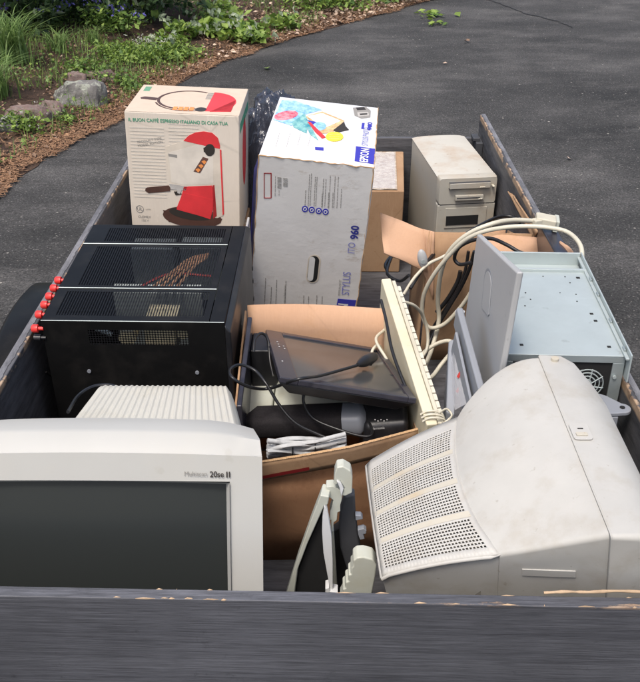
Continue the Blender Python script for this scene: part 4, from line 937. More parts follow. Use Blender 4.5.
bz = B('crt'); rr = [sec(.3855, .924, 1.4085, .475, .9555, .008), sec(.388, .9225, 1.410, .475, .957, .008), sec(.425, .922, 1.408, .475, .957, .010), sec(.445, .925, 1.395, .475, .953, .018), sec(.462, .93, 1.36, .475, .945, .045), sec(.475, .95, 1.33, .49, .93, .05)]
bz.loft(rr); bzo = bz.build('front_bezel', CR, smooth=30)
sm = B('mid_grey'); sm.loft([sec(.3832, .9315, 1.4045, .479, .9505, .007), sec(.3870, .9315, 1.4045, .479, .9505, .007)]); sm.build('bezel_seam', CR)
B('screen').loft([sec(.4752, .985, 1.30, .53, .895, .02), sec(.480, 1.02, 1.26, .57, .86, .02)]).build('screen_glass', CR, smooth=40)
# rear neck with the vent grille as real openings
nA, nB, nC, nD = V((.086, 1.010, .800)), V((.240, .986, .866)), V((.240, 1.338, .866)), V((.073, 1.287, .800))
GX, bands, rows = 30, 4, 9
us_ = [0, .05]; 
for i in range(GX): us_ += [.05+.90*(i+.62)/GX, .05+.90*(i+1)/GX]
us_ += [1]
vs_ = [0, .045]; vk = [0, 0]; bh = .91/bands
for b_ in range(bands):
    v0 = .045+b_*bh
    for r in range(rows):
        vs_ += [v0+bh*.80*(r+.62)/rows, v0+bh*.80*(r+1)/rows]; vk += [1, 0]
    vs_ += [v0+bh]; vk += [2]
vs_ += [1]; 
def Pn(s, t):
    pl, pr_ = nA.lerp(nD, t), nB.lerp(nC, t); pr_.x = xL(pr_.y)+.002; p = pl.lerp(pr_, s); n = (nB-nA).cross(nD-nA).normalized()
    return p+n*(.006*math.sin(s*PI)+.004*math.sin(t*PI)-.004*max(0, 1-s/.06)**2)
gr = B('crt'); nu, nv = len(us_)-1, len(vs_)-1
vsx = [Pn(us_[i], vs_[j]) for j in range(nv+1) for i in range(nu+1)]
def cell_hole(i, j):
    if i < 1 or i >= nu-1 or j < 1 or j >= nv-1: return False
    return (i % 2 == 1) and (vk[j+1] == 1)
fs = [(j*(nu+1)+i, j*(nu+1)+i+1, (j+1)*(nu+1)+i+1, (j+1)*(nu+1)+i) for j in range(nv) for i in range(nu) if not cell_hole(i, j)]
gr.add(vsx, fs); go = gr.build('vent_grille', CR, smooth=40, solid=.002)
strp = B('crt_strip')
for b_ in range(bands-1):
    v0 = .045+(b_+1)*bh-.19*bh; v1 = .045+(b_+1)*bh-.03*bh
    strp.grid(lambda s, t, v0=v0, v1=v1: Pn(.03+.94*s, v0+(v1-v0)*t)+V((0, 0, .0016)), 24, 2)
strp.build('vent_divider', go, smooth=60)
nk = B('crt'); zz0 = .50
low_ = [V((.145, 1.075, zz0)), V((.305, 1.055, zz0)), V((.305, 1.32, zz0)), V((.135, 1.27, zz0))]
NT = 12
def side_f(P0, P1, a, b_, flip=False):
    def f(s, t):
        topp = P0(s); lo = a.lerp(b_, s); p = lo.lerp(topp, t); return p
    nk.grid(f, NT, 6)
side_f(lambda s: Pn(s, 0), None, low_[0], low_[1]); side_f(lambda s: Pn(1, s), None, low_[1], low_[2]); side_f(lambda s: Pn(1-s, 1), None, low_[2], low_[3]); side_f(lambda s: Pn(0, 1-s), None, low_[3], low_[0])
nk.build('rear_cover', CR, smooth=30)
rim_ = B('crt'); pts = [Pn(i/14, 0) for i in range(15)]+[Pn(1, i/14) for i in range(1, 15)]+[Pn(1-i/14, 1) for i in range(1, 15)]+[Pn(0, 1-i/14) for i in range(1, 15)]
rim_.tube([p-V((0, 0, .0030)) for p in pts], .0034, 8, False); rim_.build('grille_rim', CR, smooth=60)
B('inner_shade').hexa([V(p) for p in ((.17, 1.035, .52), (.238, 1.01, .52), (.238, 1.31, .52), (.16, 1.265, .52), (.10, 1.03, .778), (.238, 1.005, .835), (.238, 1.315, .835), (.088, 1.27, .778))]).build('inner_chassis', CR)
# side inset, cap recess on the bezel, small bumps
def side_pt(px, py):
    y = .96
    for _ in range(8):
        w = at(px, py, 'y', y); xx = w.x+.17*(w.z-.95); t = min(1, max(0, (xx-.24)/.144))
        y = .984-.054*t+SLP*(.866+.086*t-w.z)-.0012
    return at(px, py, 'y', y)
sl_ = [side_pt(*c) for c in ((522, 576), (576, 578), (576, 571.5), (522, 569.5))]
dd_ = V((0, .004, 0))
B('crt').hexa([sl_[0], sl_[1], sl_[1]+dd_, sl_[0]+dd_, sl_[3], sl_[2], sl_[2]+dd_, sl_[3]+dd_]).build('side_slot', CR, bev=.0008)
rc = B('crt'); oo = onpl(580, 432, V((.43, 1.2, .958)), V((0, 0, 1)), 0)
rc.prism(rrect(-.014, .016, -.022, .022, .006), oo, V((1, 0, 0)), V((0, 1, 0)), .0002, .0022); rc.mat('crt_strip').prism(rrect(-.009, .009, -.004, .004, .002), oo+V((0, -.010, 0)), V((1, 0, 0)), V((0, 1, 0)), .0024, .0045)
rc.mat('dark_hole').prism(rrect(-.006, .003, -.0012, .0012, .001), oo+V((.003, .006, 0)), V((1, 0, 0)), V((0, 1, 0)), .0023, .003)
rc.build('latch', bzo, bev=.0006)
B('crt_strip').tube([V((.41, 1.385, .9565)), V((.41, 1.385, .962))], .007, 14).build('rubber_foot', bzo, smooth=40)
# supports under it so it rests on the bed
B('dark_grey').rng((.14, 1.03, .4505), (.38, 1.33, .476)).build('swivel_base', CR, bev=.004)

# ------------------------------------------------------------------ open carton in the middle
OB = thing('open_carton', 'open cardboard box in the middle holding a flat screen and speakers', 'box', (0, 1.62, .45))
yF = lambda x: 1.44-.055*math.cos((x-.01)/.16*PI/2*.9)
def wall(mb, P0, P1, nu, nv): mb.grid(lambda s, t: P0(s).lerp(P1(s), t), nu, nv)
fw = B('card_brown')
def zrim(s):
    x = fxx(s); best = .7
    RP = [(235, 466), (262, 462), (300, 456), (350, 447), (385, 438), (415, 430), (440, 424)]
    for k in range(6):
        px, _ = proj(V((x, yF(x)-.016*math.sin(s*PI), best)))
        for (xa, ya), (xb_, yb_) in zip(RP, RP[1:]):
            if xa <= px <= xb_ or (px < xa and xa == 235) or (px > xb_ and xb_ == 440): py = ya+(yb_-ya)*(px-xa)/(xb_-xa)
        best = at(px, py, 'y', yF(x)-.016*math.sin(s*PI)).z
    return best
fxx = lambda s: -.165+.345*s
wall(fw, lambda s: V((fxx(s), yF(fxx(s))-.006*math.sin(s*PI), zrim(s)-.047)), lambda s: V((fxx(s), yF(fxx(s))-.016*math.sin(s*PI), zrim(s))), 24, 4)
fw.build('front_wall', OB, smooth=60, solid=.004)
fw = B('card_shaded'); wall(fw, lambda s: V((fxx(s), 1.415+.01*s, .4505)), lambda s: V((fxx(s), yF(fxx(s))+.008, zrim(s)-.040)), 24, 3); fw.build('lower_front_wall', OB, smooth=60, solid=.004)
B('card_brown').hexa([V(p) for p in ((-.182, 1.44, .451), (-.178, 1.44, .451), (-.178, 1.80, .451), (-.182, 1.80, .451), (-.182, 1.44, .76), (-.178, 1.44, .76), (-.178, 1.80, .838), (-.182, 1.80, .838))]).build('left_wall', OB)
B('card_brown').hexa([V(p) for p in ((.176, 1.44, .451), (.180, 1.44, .451), (.160, 1.80, .451), (.156, 1.80, .451), (.183, 1.44, .745), (.187, 1.44, .745), (.160, 1.80, .75), (.156, 1.80, .75))]).build('right_wall', OB)
bw = B('card_tan'); bw.grid(lambda s, t: V((-.177+.330*s, 1.80+.012*t+.006*math.sin(s*4), .452+.390*t+(.004*math.sin(s*3+1) if t == 1 else 0))), 12, 6); bw.build('back_wall', OB, smooth=60, solid=.004)
B('card_brown').rng((-.17, 1.45, .4512), (.16, 1.79, .455)).build('bottom', OB)
# torn corrugated lip on top of the front wall
ce = B('card_edge')
ce.grid(lambda s, t: V((fxx(s), yF(fxx(s))-.016*math.sin(s*PI)+(-.0035+.007*t), zrim(s)+.0012+.0004*math.sin(s*500)*(1-t)+.0006*noise.noise(V((s*60, 0, 0))))), 220, 2); ce.build('corrugated_edge', OB)
rs = B('darkred'); rs.grid(lambda s, t: V((-.145+.115*s, yF(-.145+.115*s)-.0040-.006*math.sin((-.145+.115*s+.165)/.345*PI)-.002-.003*t, zrim((-.145+.115*s+.165)/.345)-.040+.010*t)), 10, 1); rs.build('red_print', OB)
rs = B('card_tan'); rs.grid(lambda s, t: V((.10+.08*s, yF(.10+.08*s)-.012-.006*t, .69+.035*s+.04*t*0+.03*t)), 4, 2)
# contents
LC = Box((.021, 1.603, .815), (.271, .331, .014), (-13.2, 13.5, 5.3))
t = thing('flat_screen_monitor', 'dark flat screen monitor lying face up across the open cardboard box', 'monitor', LC.P(0, 0, -.5))
def LB(a0, a1, b0, b1, w0, w1): return [LC.P(a, b_, w) for a, b_, w in ((a0, b0, w0), (a1, b0, w0), (a1, b1, w0), (a0, b1, w0), (a0, b0, w1), (a1, b0, w1), (a1, b1, w1), (a0, b1, w1))]
fm = B('darkblue_plastic')
for a0, a1, b0, b1 in ((-.5, -.365, -.5, .5), (.44, .5, -.5, .5), (-.365, .44, -.5, -.44), (-.365, .44, .44, .5)): fm.hexa(LB(a0, a1, b0, b1, -.3, .5))
fm.build('frame', t, bev=.002)
bk_ = B('black_plastic'); bk_.hexa([LC.P(*p) for p in ((-.40, -.42, -2.2), (.40, -.42, -2.2), (.40, .42, -2.2), (-.40, .42, -2.2), (-.5, -.5, -.3), (.5, -.5, -.3), (.5, .5, -.3), (-.5, .5, -.3))]); bk_.build('rear_shell', t, bev=.004)
B('lcd').hexa(LB(-.366, .441, -.441, .441, -.1, .22)).build('screen_panel', t)
bt = B('label')
for px, py in ((277.2, 342), (278.4, 344.5), (279.2, 347), (283.5, 346.5), (284.5, 349), (282.3, 361.5)):
    p = onpl(px, py, LC.P(0, 0, .5), LC.Z, .0008); bt.tube([p, p+LC.Z*.0006], .0016, 8)
bt.build('buttons', t)
CP = lambda px, py, l=.006: onpl(px, py, LC.P(0, 0, .5), LC.Z, l)
z6 = lambda x, y: (230+x/3.048, 290+y/3.048)
pc = thing('power_cord', 'black power cord with round plug lying across the flat screen', 'cord', CP(364, 367))
pts = [CP(*z6(395, 243), .012), CP(*z6(340, 254), .008), CP(*z6(270, 272), .007), CP(*z6(200, 288), .010), at(*z6(120, 300), 'y', 1.50), at(*z6(60, 296), 'y', 1.47), at(*z6(8, 268), 'y', 1.46), at(*z6(0, 243), 'y', 1.50), at(*z6(30, 228), 'y', 1.53), at(*z6(75, 245), 'y', 1.53),
       at(*z6(110, 285), 'y', 1.50), at(*z6(150, 350), 'y', 1.48), at(*z6(200, 405), 'y', 1.46), at(*z6(270, 440), 'y', 1.45), at(*z6(340, 470), 'y', 1.435)]
B('black_cable').tube(spline(pts), .0032, 8).build('cable', pc, smooth=60)
pg_ = B('black_plastic'); a, b_ = CP(*z6(385, 246), .013), CP(*z6(432, 228), .018); d = (b_-a); pg_.tube([a, a+d*.15, a+d*.4, a+d*.8, a+d*1.0], [.004, .008, .012, .0125, .010], 14); pg_.tube([a+d*.72, a+d*.72-LC.Z*.012], .009, 10); plg = pg_.build('plug', pc, smooth=50)
pp = B('brass'); 
for s_ in (-.004, .004): pp.tube([b_+LC.Y*s_, b_+d.normalized()*.012+LC.Y*s_], .0012, 6)
pp.build('prongs', plg)
c2 = B('black_cable'); c2.tube(spline([at(*z6(228, 300), 'y', 1.50), at(*z6(225, 345), 'y', 1.49), at(*z6(255, 392), 'y', 1.48), at(*z6(330, 425), 'y', 1.46), at(*z6(400, 445), 'y', 1.45), at(*z6(432, 440), 'y', 1.455), at(*z6(425, 405), 'y', 1.49), at(*z6(395, 350), 'y', 1.54)]), .0030, 8)
tag(c2.build('looped_cable', smooth=60, loc=at(*z6(330, 425), 'y', 1.46)), 'black cable looping over the speaker bar under the flat screen', 'cable')
c3 = B('black_cable'); c3.tube(spline([at(*z6(72, 190), 'y', 1.60), at(*z6(76, 150), 'y', 1.63), at(*z6(96, 132), 'y', 1.66), at(*z6(116, 152), 'y', 1.66), at(*z6(122, 215), 'y', 1.63), at(*z6(132, 262), 'y', 1.60)]), .0030, 8)
tag(c3.build('bent_cable', smooth=60, loc=at(*z6(96, 132), 'y', 1.66)), 'short black cable arching left of the flat screen corner', 'cable')
# speaker bar
sb = thing('speaker_bar', 'rounded black speaker bar with grey end lying in the open box', 'speaker', (-.03, 1.54, .69))
A_, B_ = V((-.160, 1.535, .716)), V((.085, 1.515, .742)); ax = (B_-A_).normalized()
def spk(t0, t1, k, mat, nm, rr0=.026):
    m_ = B(mat); rings = []
    for i in range(k+1):
        t = t0+(t1-t0)*i/k; c = A_.lerp(B_, t); s1 = ax.cross(V((0, 0, 1))).normalized(); s2 = s1.cross(ax); e = min(1, .55+min(t, 1-t)*9)
        rings.append([c+(s1*math.copysign(abs(math.cos(a))**.55, math.cos(a))*.034+s2*math.copysign(abs(math.sin(a))**.55, math.sin(a))*.026)*e for a in [2*PI*j/20 for j in range(20)]])
    m_.loft(rings); m_.build(nm, sb, smooth=50)
spk(0, .80, 10, 'cloth', 'grille_cloth'); spk(.803, 1, 8, 'mid_grey', 'end_cap')
lt_ = B('label'); p = at(*z6(393, 388), 'y', 1.50); uu = (at(*z6(395, 370), 'y', 1.5)-at(*z6(392, 402), 'y', 1.5)).normalized(); lt_.text('MULTIMEDIA', at(*z6(394, 388), 'y', 1.4985), uu, V((0, -1, 0)).cross(uu), .006, .001, width=.02); lt_.build('lettering', sb)
kb = thing('white_casing', 'pale plastic casing with a seam underneath the speaker bar in the open box', 'casing', (-.04, 1.65, .70))
Kb = Box((-.045, 1.66, .715), (.24, .15, .03), (20, 0, -3)); B('offwhite').hexa([Kb.P(*p) for p in ((-.5, -.5, -.5), (-.27, -.5, -.5), (-.27, .5, -.5), (-.5, .5, -.5), (-.5, -.5, .4), (-.27, -.5, .4), (-.27, .5, .4), (-.5, .5, .4))]).build('end_section', kb, bev=.005, seg=3)
B('offwhite').hexa([Kb.P(*p) for p in ((-.262, -.5, -.5), (.5, -.5, -.5), (.5, .5, -.5), (-.262, .5, -.5), (-.262, -.5, .5), (.5, -.5, .5), (.5, .5, .5), (-.262, .5, .5))]).build('main_section', kb, bev=.006, seg=3)
dv = thing('black_speaker', 'black glossy speaker with small white lettering at the box corner', 'speaker', (.10, 1.52, .68))
B('black_plastic').hexa([V(p) for p in ((.072, 1.47, .60), (.168, 1.46, .60), (.165, 1.62, .60), (.075, 1.62, .60), (.078, 1.48, .745), (.168, 1.48, .755), (.165, 1.60, .80), (.078, 1.60, .80))]).build('housing', dv, bev=.012, seg=3)
tx = B('label'); tx.text('Harmonic', at(378, 428, 'y', 1.4735), V((1, 0, .12)), V((0, 0, 1)), .009, .001, width=.026)
for k in range(5): p = at(375+k*3, 420+(.8 if k % 2 else -.5), 'y', 1.478); tx.tube([p, p-V((0, .001, 0))], .0013, 8)
tx.build('lettering', dv)
d2 = B('black_plastic'); d2.rng((-.160, 1.66, .70), (-.105, 1.74, .815)); tag(d2.build('power_adapter', bev=.003, loc=(-.13, 1.7, .70)), 'black power adapter block standing at the back left of the open box', 'adapter')
d3 = B('darkblue_plastic'); d3.hexa([V(p) for p in ((-.172, 1.47, .60), (-.162, 1.47, .60), (-.160, 1.72, .60), (-.170, 1.72, .60), (-.174, 1.47, .80), (-.163, 1.47, .80), (-.160, 1.74, .855), (-.171, 1.74, .855))])
tag(d3.build('thin_black_panel', bev=.003, loc=(-.165, 1.6, .60)), 'thin dark plastic panel standing along the left wall of the open box', 'panel')
# bundle of white cable in plastic wrap
wb = thing('white_cable_bundle', 'coil of white cable tied together behind the front wall of the open box', 'cable', (-.05, 1.47, .66))
m_ = B('bundle'); random.seed(5)
for k in range(17):
    pts = []; o1, o2, ph = random.uniform(-8, 6), random.uniform(0, .035), random.uniform(0, 6.3)
    for j in range(9):
        s = j/8; p = at(268+random.uniform(-1, 1)+78*s, 449-6*s+o1+3*math.sin(s*5+ph), 'y', 1.42+o2+.006*math.sin(s*7+ph)); pts.append(p)
    m_.tube(spline(pts, 5), random.choice([.0024, .0036, .0046]), 6)
m_.build('cable', wb, smooth=60)
m_ = B('white_pl'); p = at(273.5, 448, 'y', 1.43); m_.box(p, (.012, .012, .020)); m_.build('plug_shell', wb, bev=.003)
m_ = B('dark_hole'); m_.box(p+V((0, -.0065, 0)), (.004, .001, .010)); m_.build('plug_opening', wb)
m_ = B('black_plastic')
for s in (.3, .62): 
    c = at(272+70*s, 450-4*s, 'y', 1.43); m_.tube([c+V((0, -.004+.012*math.cos(a), .012*math.sin(a))) for a in [2*PI*k/10 for k in range(11)]], .0014, 5)
m_.build('wire_ties', wb)

# ------------------------------------------------------------------ cream keyboard on edge
KB = thing('cream_keyboard', 'yellowed cream keyboard standing on its long edge between the boxes', 'keyboard', (.17, 1.6, .70))
a0, a1 = at(389, 278, 'y', 1.84), at(436, 424, 'y', 1.40); ax = (a1-a0).normalized()
sx = V((1, 0, 0)); sx = (sx-ax*sx.dot(ax)).normalized(); dn = ax.cross(sx); dn = dn if dn.z < 0 else -dn
L_ = (a1-a0).length
def KP(s, a, d): return a0+ax*(s*L_)+sx*a+dn*d
def kbox(mb, s0, s1, x0, x1, d0, d1): mb.hexa([KP(*p) for p in ((s0, x0, d1), (s0, x1, d1), (s1, x1, d1), (s1, x0, d1), (s0, x0, d0), (s0, x1, d0), (s1, x1, d0), (s1, x0, d0))])
m_ = B('keyb'); kbox(m_, 0, 1, -.018, .004, 0, .165); m_.build('rear_case', KB, bev=.003)
m_ = B('cream_cable'); kbox(m_, .01, .99, .0055, .014, .004, .160); m_.build('front_case', KB, bev=.002)
m_ = B('keys')
for i in range(21):
    for j in range(5): kbox(m_, .03+i*.045, .03+i*.045+.038, .0145, .024, .014+j*.028, .014+j*.028+.023)
m_.build('keys', KB, bev=.001)
m_ = B('cream_cable'); c = KP(.955, -.004, -.002)
for k in range(3): m_.tube(spline([KP(.93+.02*k, -.022, .004), KP(.935+.02*k, -.01, -.006), KP(.94+.02*k, .008, -.005), KP(.95+.015*k, .02, .004), KP(.95+.02*k, .022, .03)]), .0022, 6)
m_.tube(spline([KP(.95, .01, -.004), KP(.93, .028, -.004), KP(.955, .036, .002), KP(.98, .026, .002), KP(1.0, .01, .01), KP(1.04, .002, .03)]), .0022, 6)
m_.build('tied_cable', KB, smooth=60)
m_ = B('black_cable'); m_.tube(spline([at(381, 300, 'y', 1.75), at(386, 320, 'y', 1.70), at(392, 350, 'y', 1.62), at(402, 378, 'y', 1.55), at(412, 400, 'y', 1.5)]), .0035, 7)
tag(m_.build('thin_black_cable', smooth=60, loc=at(392, 350, 'y', 1.62)), 'black cable running along the left side of the cream keyboard', 'cable')

# ------------------------------------------------------------------ beige tower
bx = Box((.433, 2.999, .634), (.194, .42, .36), (1.8, 0, 7.7))
TW = thing('beige_tower', 'dirty beige computer tower standing upright at the far end of the trailer', 'computer', bx.P(0, 0, -.5))
def tb3(mb, a0, a1, b0, b1, c0, c1): mb.hexa([bx.P(*p) for p in ((a0, b0, c0), (a1, b0, c0), (a1, b1, c0), (a0, b1, c0), (a0, b0, c1), (a1, b0, c1), (a1, b1, c1), (a0, b1, c1))])
m_ = B('tower_side'); tb3(m_, -.49, .49, -.42, .5, -.5, .485); m_.build('case_shell', TW, bev=.003)
m_ = B('tower_top'); N = 10
def tt(s, t): a = -.5+s; return bx.P(a, -.44+.94*t, .487+.018*(1-(2*s-1)**4))
m_.grid(tt, N, 6); m_.build('top_cover', TW, smooth=50)
m_ = B('tower')
def fz(s): return .5-.02*0
rings = []
for b_, sh_ in ((-.42, 0), (-.47, 0), (-.495, .012)):
    rg_ = []
    for x, z in rrect(-.5+sh_, .5-sh_, .255, .505-sh_*.6, .03, 4): rg_.append(bx.P(x, b_-.022*(1-(2*x)**2)*(1 if b_ < -.43 else 0), z))
    rings.append(rg_)
m_.loft(rings[::-1]); m_.build('upper_bezel', TW, smooth=40)
m_ = B('tower'); tb3(m_, -.5, .5, -.495, -.42, -.5, .245); m_.build('lower_bezel', TW, bev=.003)
def trim(a0, a1, c0, c1, d, mat, nm, bev=.001, par=None):
    m_ = B(mat); dd = -.495-d/.42; a = (a0+a1)/2; off = -.022 if c0 > .26 else 0
    tb3(m_, a0, a1, dd+off*.6, -.49+off*0, c0, c1); return m_.build(nm, par or TW, bev=bev)
ddo = trim(-.33, .36, .412, .462, .009, 'tower', 'disc_drive_door'); trim(-.335, .365, .408, .4115, .006, 'dark_grey', 'drive_gap', 0)
trim(-.335, .365, .4625, .4655, .006, 'dark_grey', 'drive_gap', 0)
fdo = trim(-.22, .26, .300, .345, .009, 'tower', 'floppy_drive'); trim(-.20, .20, .322, .328, .0105, 'dark_grey', 'floppy_slot', 0, fdo)
trim(.18, .27, .418, .426, .0115, 'keys', 'eject_button', .001, ddo); trim(.40, .44, .415, .427, .0095, 'keys', 'power_button'); trim(.17, .24, .305, .315, .0115, 'keys', 'eject_button', .001, fdo)
trim(-.36, .36, .02, .215, .003, 'tower', 'recessed_panel'); trim(-.34, .22, .05, .14, .0045, 'dark_hole', 'open_bay', 0)
# mirror the seam line
trim(-.5, .5, .246, .254, -.002, 'dark_grey', 'bezel_seam', 0)

# ------------------------------------------------------------------ small taped box at the back
TB = thing('taped_carton', 'small brown carton with shiny packing tape left of the beige tower', 'box', (.13, 2.92, .45))
B('card_brown').hexa([V(p) for p in ((.0, 2.83, .451), (.255, 2.83, .451), (.262, 3.20, .451), (.01, 3.20, .451), (.0, 2.82, .750), (.258, 2.82, .750), (.285, 3.22, .757), (.02, 3.22, .757))]).build('carton', TB, bev=.004)
m_ = B('tape'); m_.grid(lambda s, t: V((.02+.215*s+.02*t, 2.825+.38*t, .7535+.007*t+.002*noise.noise(V((s*9, t*9, 1))))), 20, 20); m_.build('packing_tape', TB, smooth=60)
m_ = B('clear'); m_.grid(lambda s, t: V((.05+.18*s+.02*t, 2.83+.36*t, .756+.007*t+.004*noise.noise(V((s*12, t*12, 8))))), 20, 20); m_.build('tape_film', TB, smooth=60)

# ------------------------------------------------------------------ carton with open flaps, middle right
FC = thing('flap_carton', 'brown carton with open flaps holding cables at the right side', 'box', (.41, 2.38, .45))
def wallq(p, mat, nm, n=6, amp=.004, solid=.004):
    m_ = B(mat); p = [V(x) for x in p]; nr = (p[1]-p[0]).cross(p[3]-p[0]).normalized()
    m_.grid(lambda s, t: p[0].lerp(p[1], s).lerp(p[3].lerp(p[2], s), t)+nr*amp*noise.noise(V((s*2.3, t*2.3, p[0].x*9))), n, n); return m_.build(nm, FC, smooth=60, solid=solid)
P1, P2 = at(432, 232, 'y', 2.235), at(482, 236, 'y', 2.235)
wallq([(.272, 2.24, .451), (.545, 2.24, .451), (.55, 2.235, .845), (P1.x, 2.235, P1.z)], 'card_brown', 'front_wall')
wallq([(.268, 2.56, .451), (.268, 2.245, .451), (P1.x-.004, 2.24, P1.z), (P1.x-.012, 2.56, .70)], 'card_brown', 'left_wall')
wallq([(.55, 2.24, .451), (.55, 2.56, .451), (.555, 2.56, .72), (.555, 2.24, .82)], 'card_brown', 'right_wall')
wallq([(.55, 2.565, .451), (.27, 2.565, .451), (.27, 2.565, .70), (.55, 2.565, .72)], 'card_tan', 'back_wall')
wallq([at(384, 253, 'y', 2.20), at(428, 272, 'y', 2.215), at(424, 229, 'y', 2.26), at(380, 213, 'y', 2.33)], 'card_tan', 'left_flap', amp=.004)
wallq([at(424, 273, 'y', 2.226), at(433, 300, 'y', 2.232), at(434, 232, 'y', 2.232), at(423, 229, 'y', 2.262)], 'card_tan', 'corner_flap', amp=.002)
wallq([at(482, 262, 'y', 2.20), at(549, 266, 'y', 2.15), at(551, 239, 'y', 2.22), at(474, 232, 'y', 2.24)], 'card_tan', 'front_flap', amp=.01)
wallq([at(554, 262, 'x', .58), at(588, 270, 'x', .60), at(571, 248, 'x', .60), at(560, 241, 'x', .585)], 'card_tan', 'right_flap', amp=.004)
wallq([at(533, 239, 'x', .557), at(538, 232, 'x', .560), at(514, 196, 'x', .560), at(508, 191, 'x', .556)], 'card_brown', 'torn_strip', amp=.006)
m_ = B('darkblue_plastic'); m_.rng((.56, 2.02, .80), (.600, 2.22, .885)); tag(m_.build('black_adapter', bev=.006, loc=(.57, 2.1, .80)), 'dark block wedged between the flap carton and the right side panel', 'adapter')
m_ = thing('mouse', 'small silver grey mouse resting against the left flap of the brown carton', 'mouse', at(422, 259, 'y', 2.17))
bm_ = B('silver_grey'); c = at(422.5, 259, 'y', 2.16); up_ = (at(421, 251, 'y', 2.16)-at(424, 267, 'y', 2.16)).normalized(); sd_ = V((0, -1, 0)).cross(up_)
bm_.loft([[c+up_*(.028*math.cos(ph))+(sd_*math.cos(a)*.013+V((0, -1, 0))*math.sin(a)*.009)*math.sin(ph) for a in [2*PI*j/14 for j in range(14)]] for ph in [PI*(k+.02)/9.04 for k in range(10)]]); bm_.build('shell', m_, smooth=60)
bm_ = B('steel'); bm_.tube([c+V((0, -.009, 0))-up_*.004, c+V((0, -.011, 0))-up_*.004], .006, 14); bm_.build('sensor', m_, smooth=40)

# cables
def cable(name, label, mat, r, pts, cat='cable', extra=None):
    pts = [at(px, py, 'y', y) for px, py, y in pts]; t = thing(name, label, cat, pts[len(pts)//2]); B(mat).tube(spline(pts), r, 9).build('cable', t, smooth=60); return t
z4 = lambda x, y: (400+x/2.667, 190+y/2.667)
z7 = lambda x, y: (360+x/2.286, 120+y/2.286)
def zp(f, lst): return [(*f(x, y), d) for x, y, d in lst]
t = cable('video_cable', 'thick cream video cable whose plug rests on the right trailer side', 'cream_cable', .0062,
    zp(z7, [(412, 232, 2.16), (350, 229, 2.13), (300, 238, 2.10), (245, 262, 2.10), (205, 300, 2.12), (185, 350, 2.15), (178, 410, 2.18), (180, 460, 2.18), (165, 520, 2.14), (150, 560, 2.05)]))
pgp = at(*z7(425, 228), 'y', 2.16)
m_ = B('cream_cable'); m_.box(pgp, (.052, .045, .018), euler(0, 8, -10)); m_.box(pgp+V((-.022, -.012, 0)), (.03, .022, .016), euler(0, 0, 20)); plg = m_.build('plug', t, bev=.004)
m_ = B('offwhite'); m_.box(pgp+V((.028, .004, -.012)), (.012, .05, .03), euler(0, 8, -10)); m_.build('connector', plg, bev=.002)
cable('video_cable', 'cream cable arching over the silver computer case and looping down', 'cream_cable', .0056,
    zp(z7, [(498, 348, 1.88), (507, 320, 1.90), (503, 285, 1.95), (475, 257, 2.0), (430, 246, 2.02), (380, 243, 2.03), (330, 246, 2.04), (280, 256, 2.06), (240, 275, 2.08), (208, 305, 2.10), (170, 352, 2.12), (146, 400, 2.14), (143, 445, 2.15), (158, 474, 2.15), (190, 468, 2.15), (220, 440, 2.14), (250, 400, 2.12), (275, 350, 2.1)]))
cable('thick_cable', 'cream cable crossing low beside the cream keyboard', 'cream_cable', .0056,
    zp(z7, [(120, 600, 1.9), (160, 590, 1.95), (185, 560, 2.0), (215, 520, 2.02), (200, 505, 2.04), (160, 520, 2.04), (120, 560, 2.0)]))
cable('thin_cream_cable', 'thin cream cable behind the upper end of the cream keyboard', 'cream_cable', .0042,
    zp(z7, [(100, 398, 2.12), (125, 360, 2.14), (155, 330, 2.16), (185, 315, 2.18), (212, 300, 2.19)]))
cable('slack_cable', 'cream cable hanging left of the brown carton behind the keyboard', 'cream_cable', .0042,
    zp(z7, [(98, 415, 2.0), (125, 425, 2.02), (145, 450, 2.05), (155, 490, 2.05), (150, 530, 2.02), (120, 560, 1.95)]))
cable('coiled_cable', 'tangle of thin cream cable left of the cream keyboard', 'cream_cable', .0034,
    [(383, 352, 1.78), (378, 345, 1.76), (372, 352, 1.74), (376, 362, 1.72), (388, 366, 1.72), (380, 372, 1.70), (372, 378, 1.70), (386, 384, 1.68), (393, 376, 1.68), (387, 360, 1.7), (376, 340, 1.75), (384, 330, 1.80)])
cable('black_power_cable', 'thick black cable running from the tower front into the brown carton', 'black_cable', .0048,
    zp(z7, [(365, 238, 2.45), (350, 222, 2.50), (320, 221, 2.50), (285, 235, 2.45), (240, 262, 2.38), (200, 290, 2.3), (170, 305, 2.24), (140, 345, 2.17), (115, 385, 2.12)]))
cable('black_power_cable', 'black cable crossing behind the silver case towards its right side', 'black_cable', .0048,
    zp(z7, [(488, 330, 1.93), (450, 317, 1.96), (410, 310, 1.99), (370, 304, 2.02), (335, 285, 2.05), (300, 271, 2.08), (262, 274, 2.10), (228, 290, 2.11), (216, 315, 2.12), (228, 330, 2.11), (255, 326, 2.09)]))
cable('black_power_cable', 'black cable lying across the top of the silver case', 'black_cable', .0044,
    zp(z7, [(480, 338, 1.90), (440, 318, 1.96), (395, 308, 1.97), (340, 312, 1.99), (310, 306, 2.0)]))
cable('black_power_cable', 'black cable bundle hanging down the front of the brown carton', 'black_cable', .0052,
    zp(z7, [(262, 300, 2.16), (250, 340, 2.17), (232, 380, 2.18), (205, 425, 2.18), (178, 470, 2.18), (158, 510, 2.16), (150, 540, 2.14)]))
cable('black_power_cable', 'second black cable hanging beside the bundle on the brown carton', 'black_cable', .0045,
    zp(z7, [(248, 300, 2.2), (240, 345, 2.2), (222, 390, 2.2), (190, 440, 2.2), (165, 480, 2.2), (152, 530, 2.18)]))
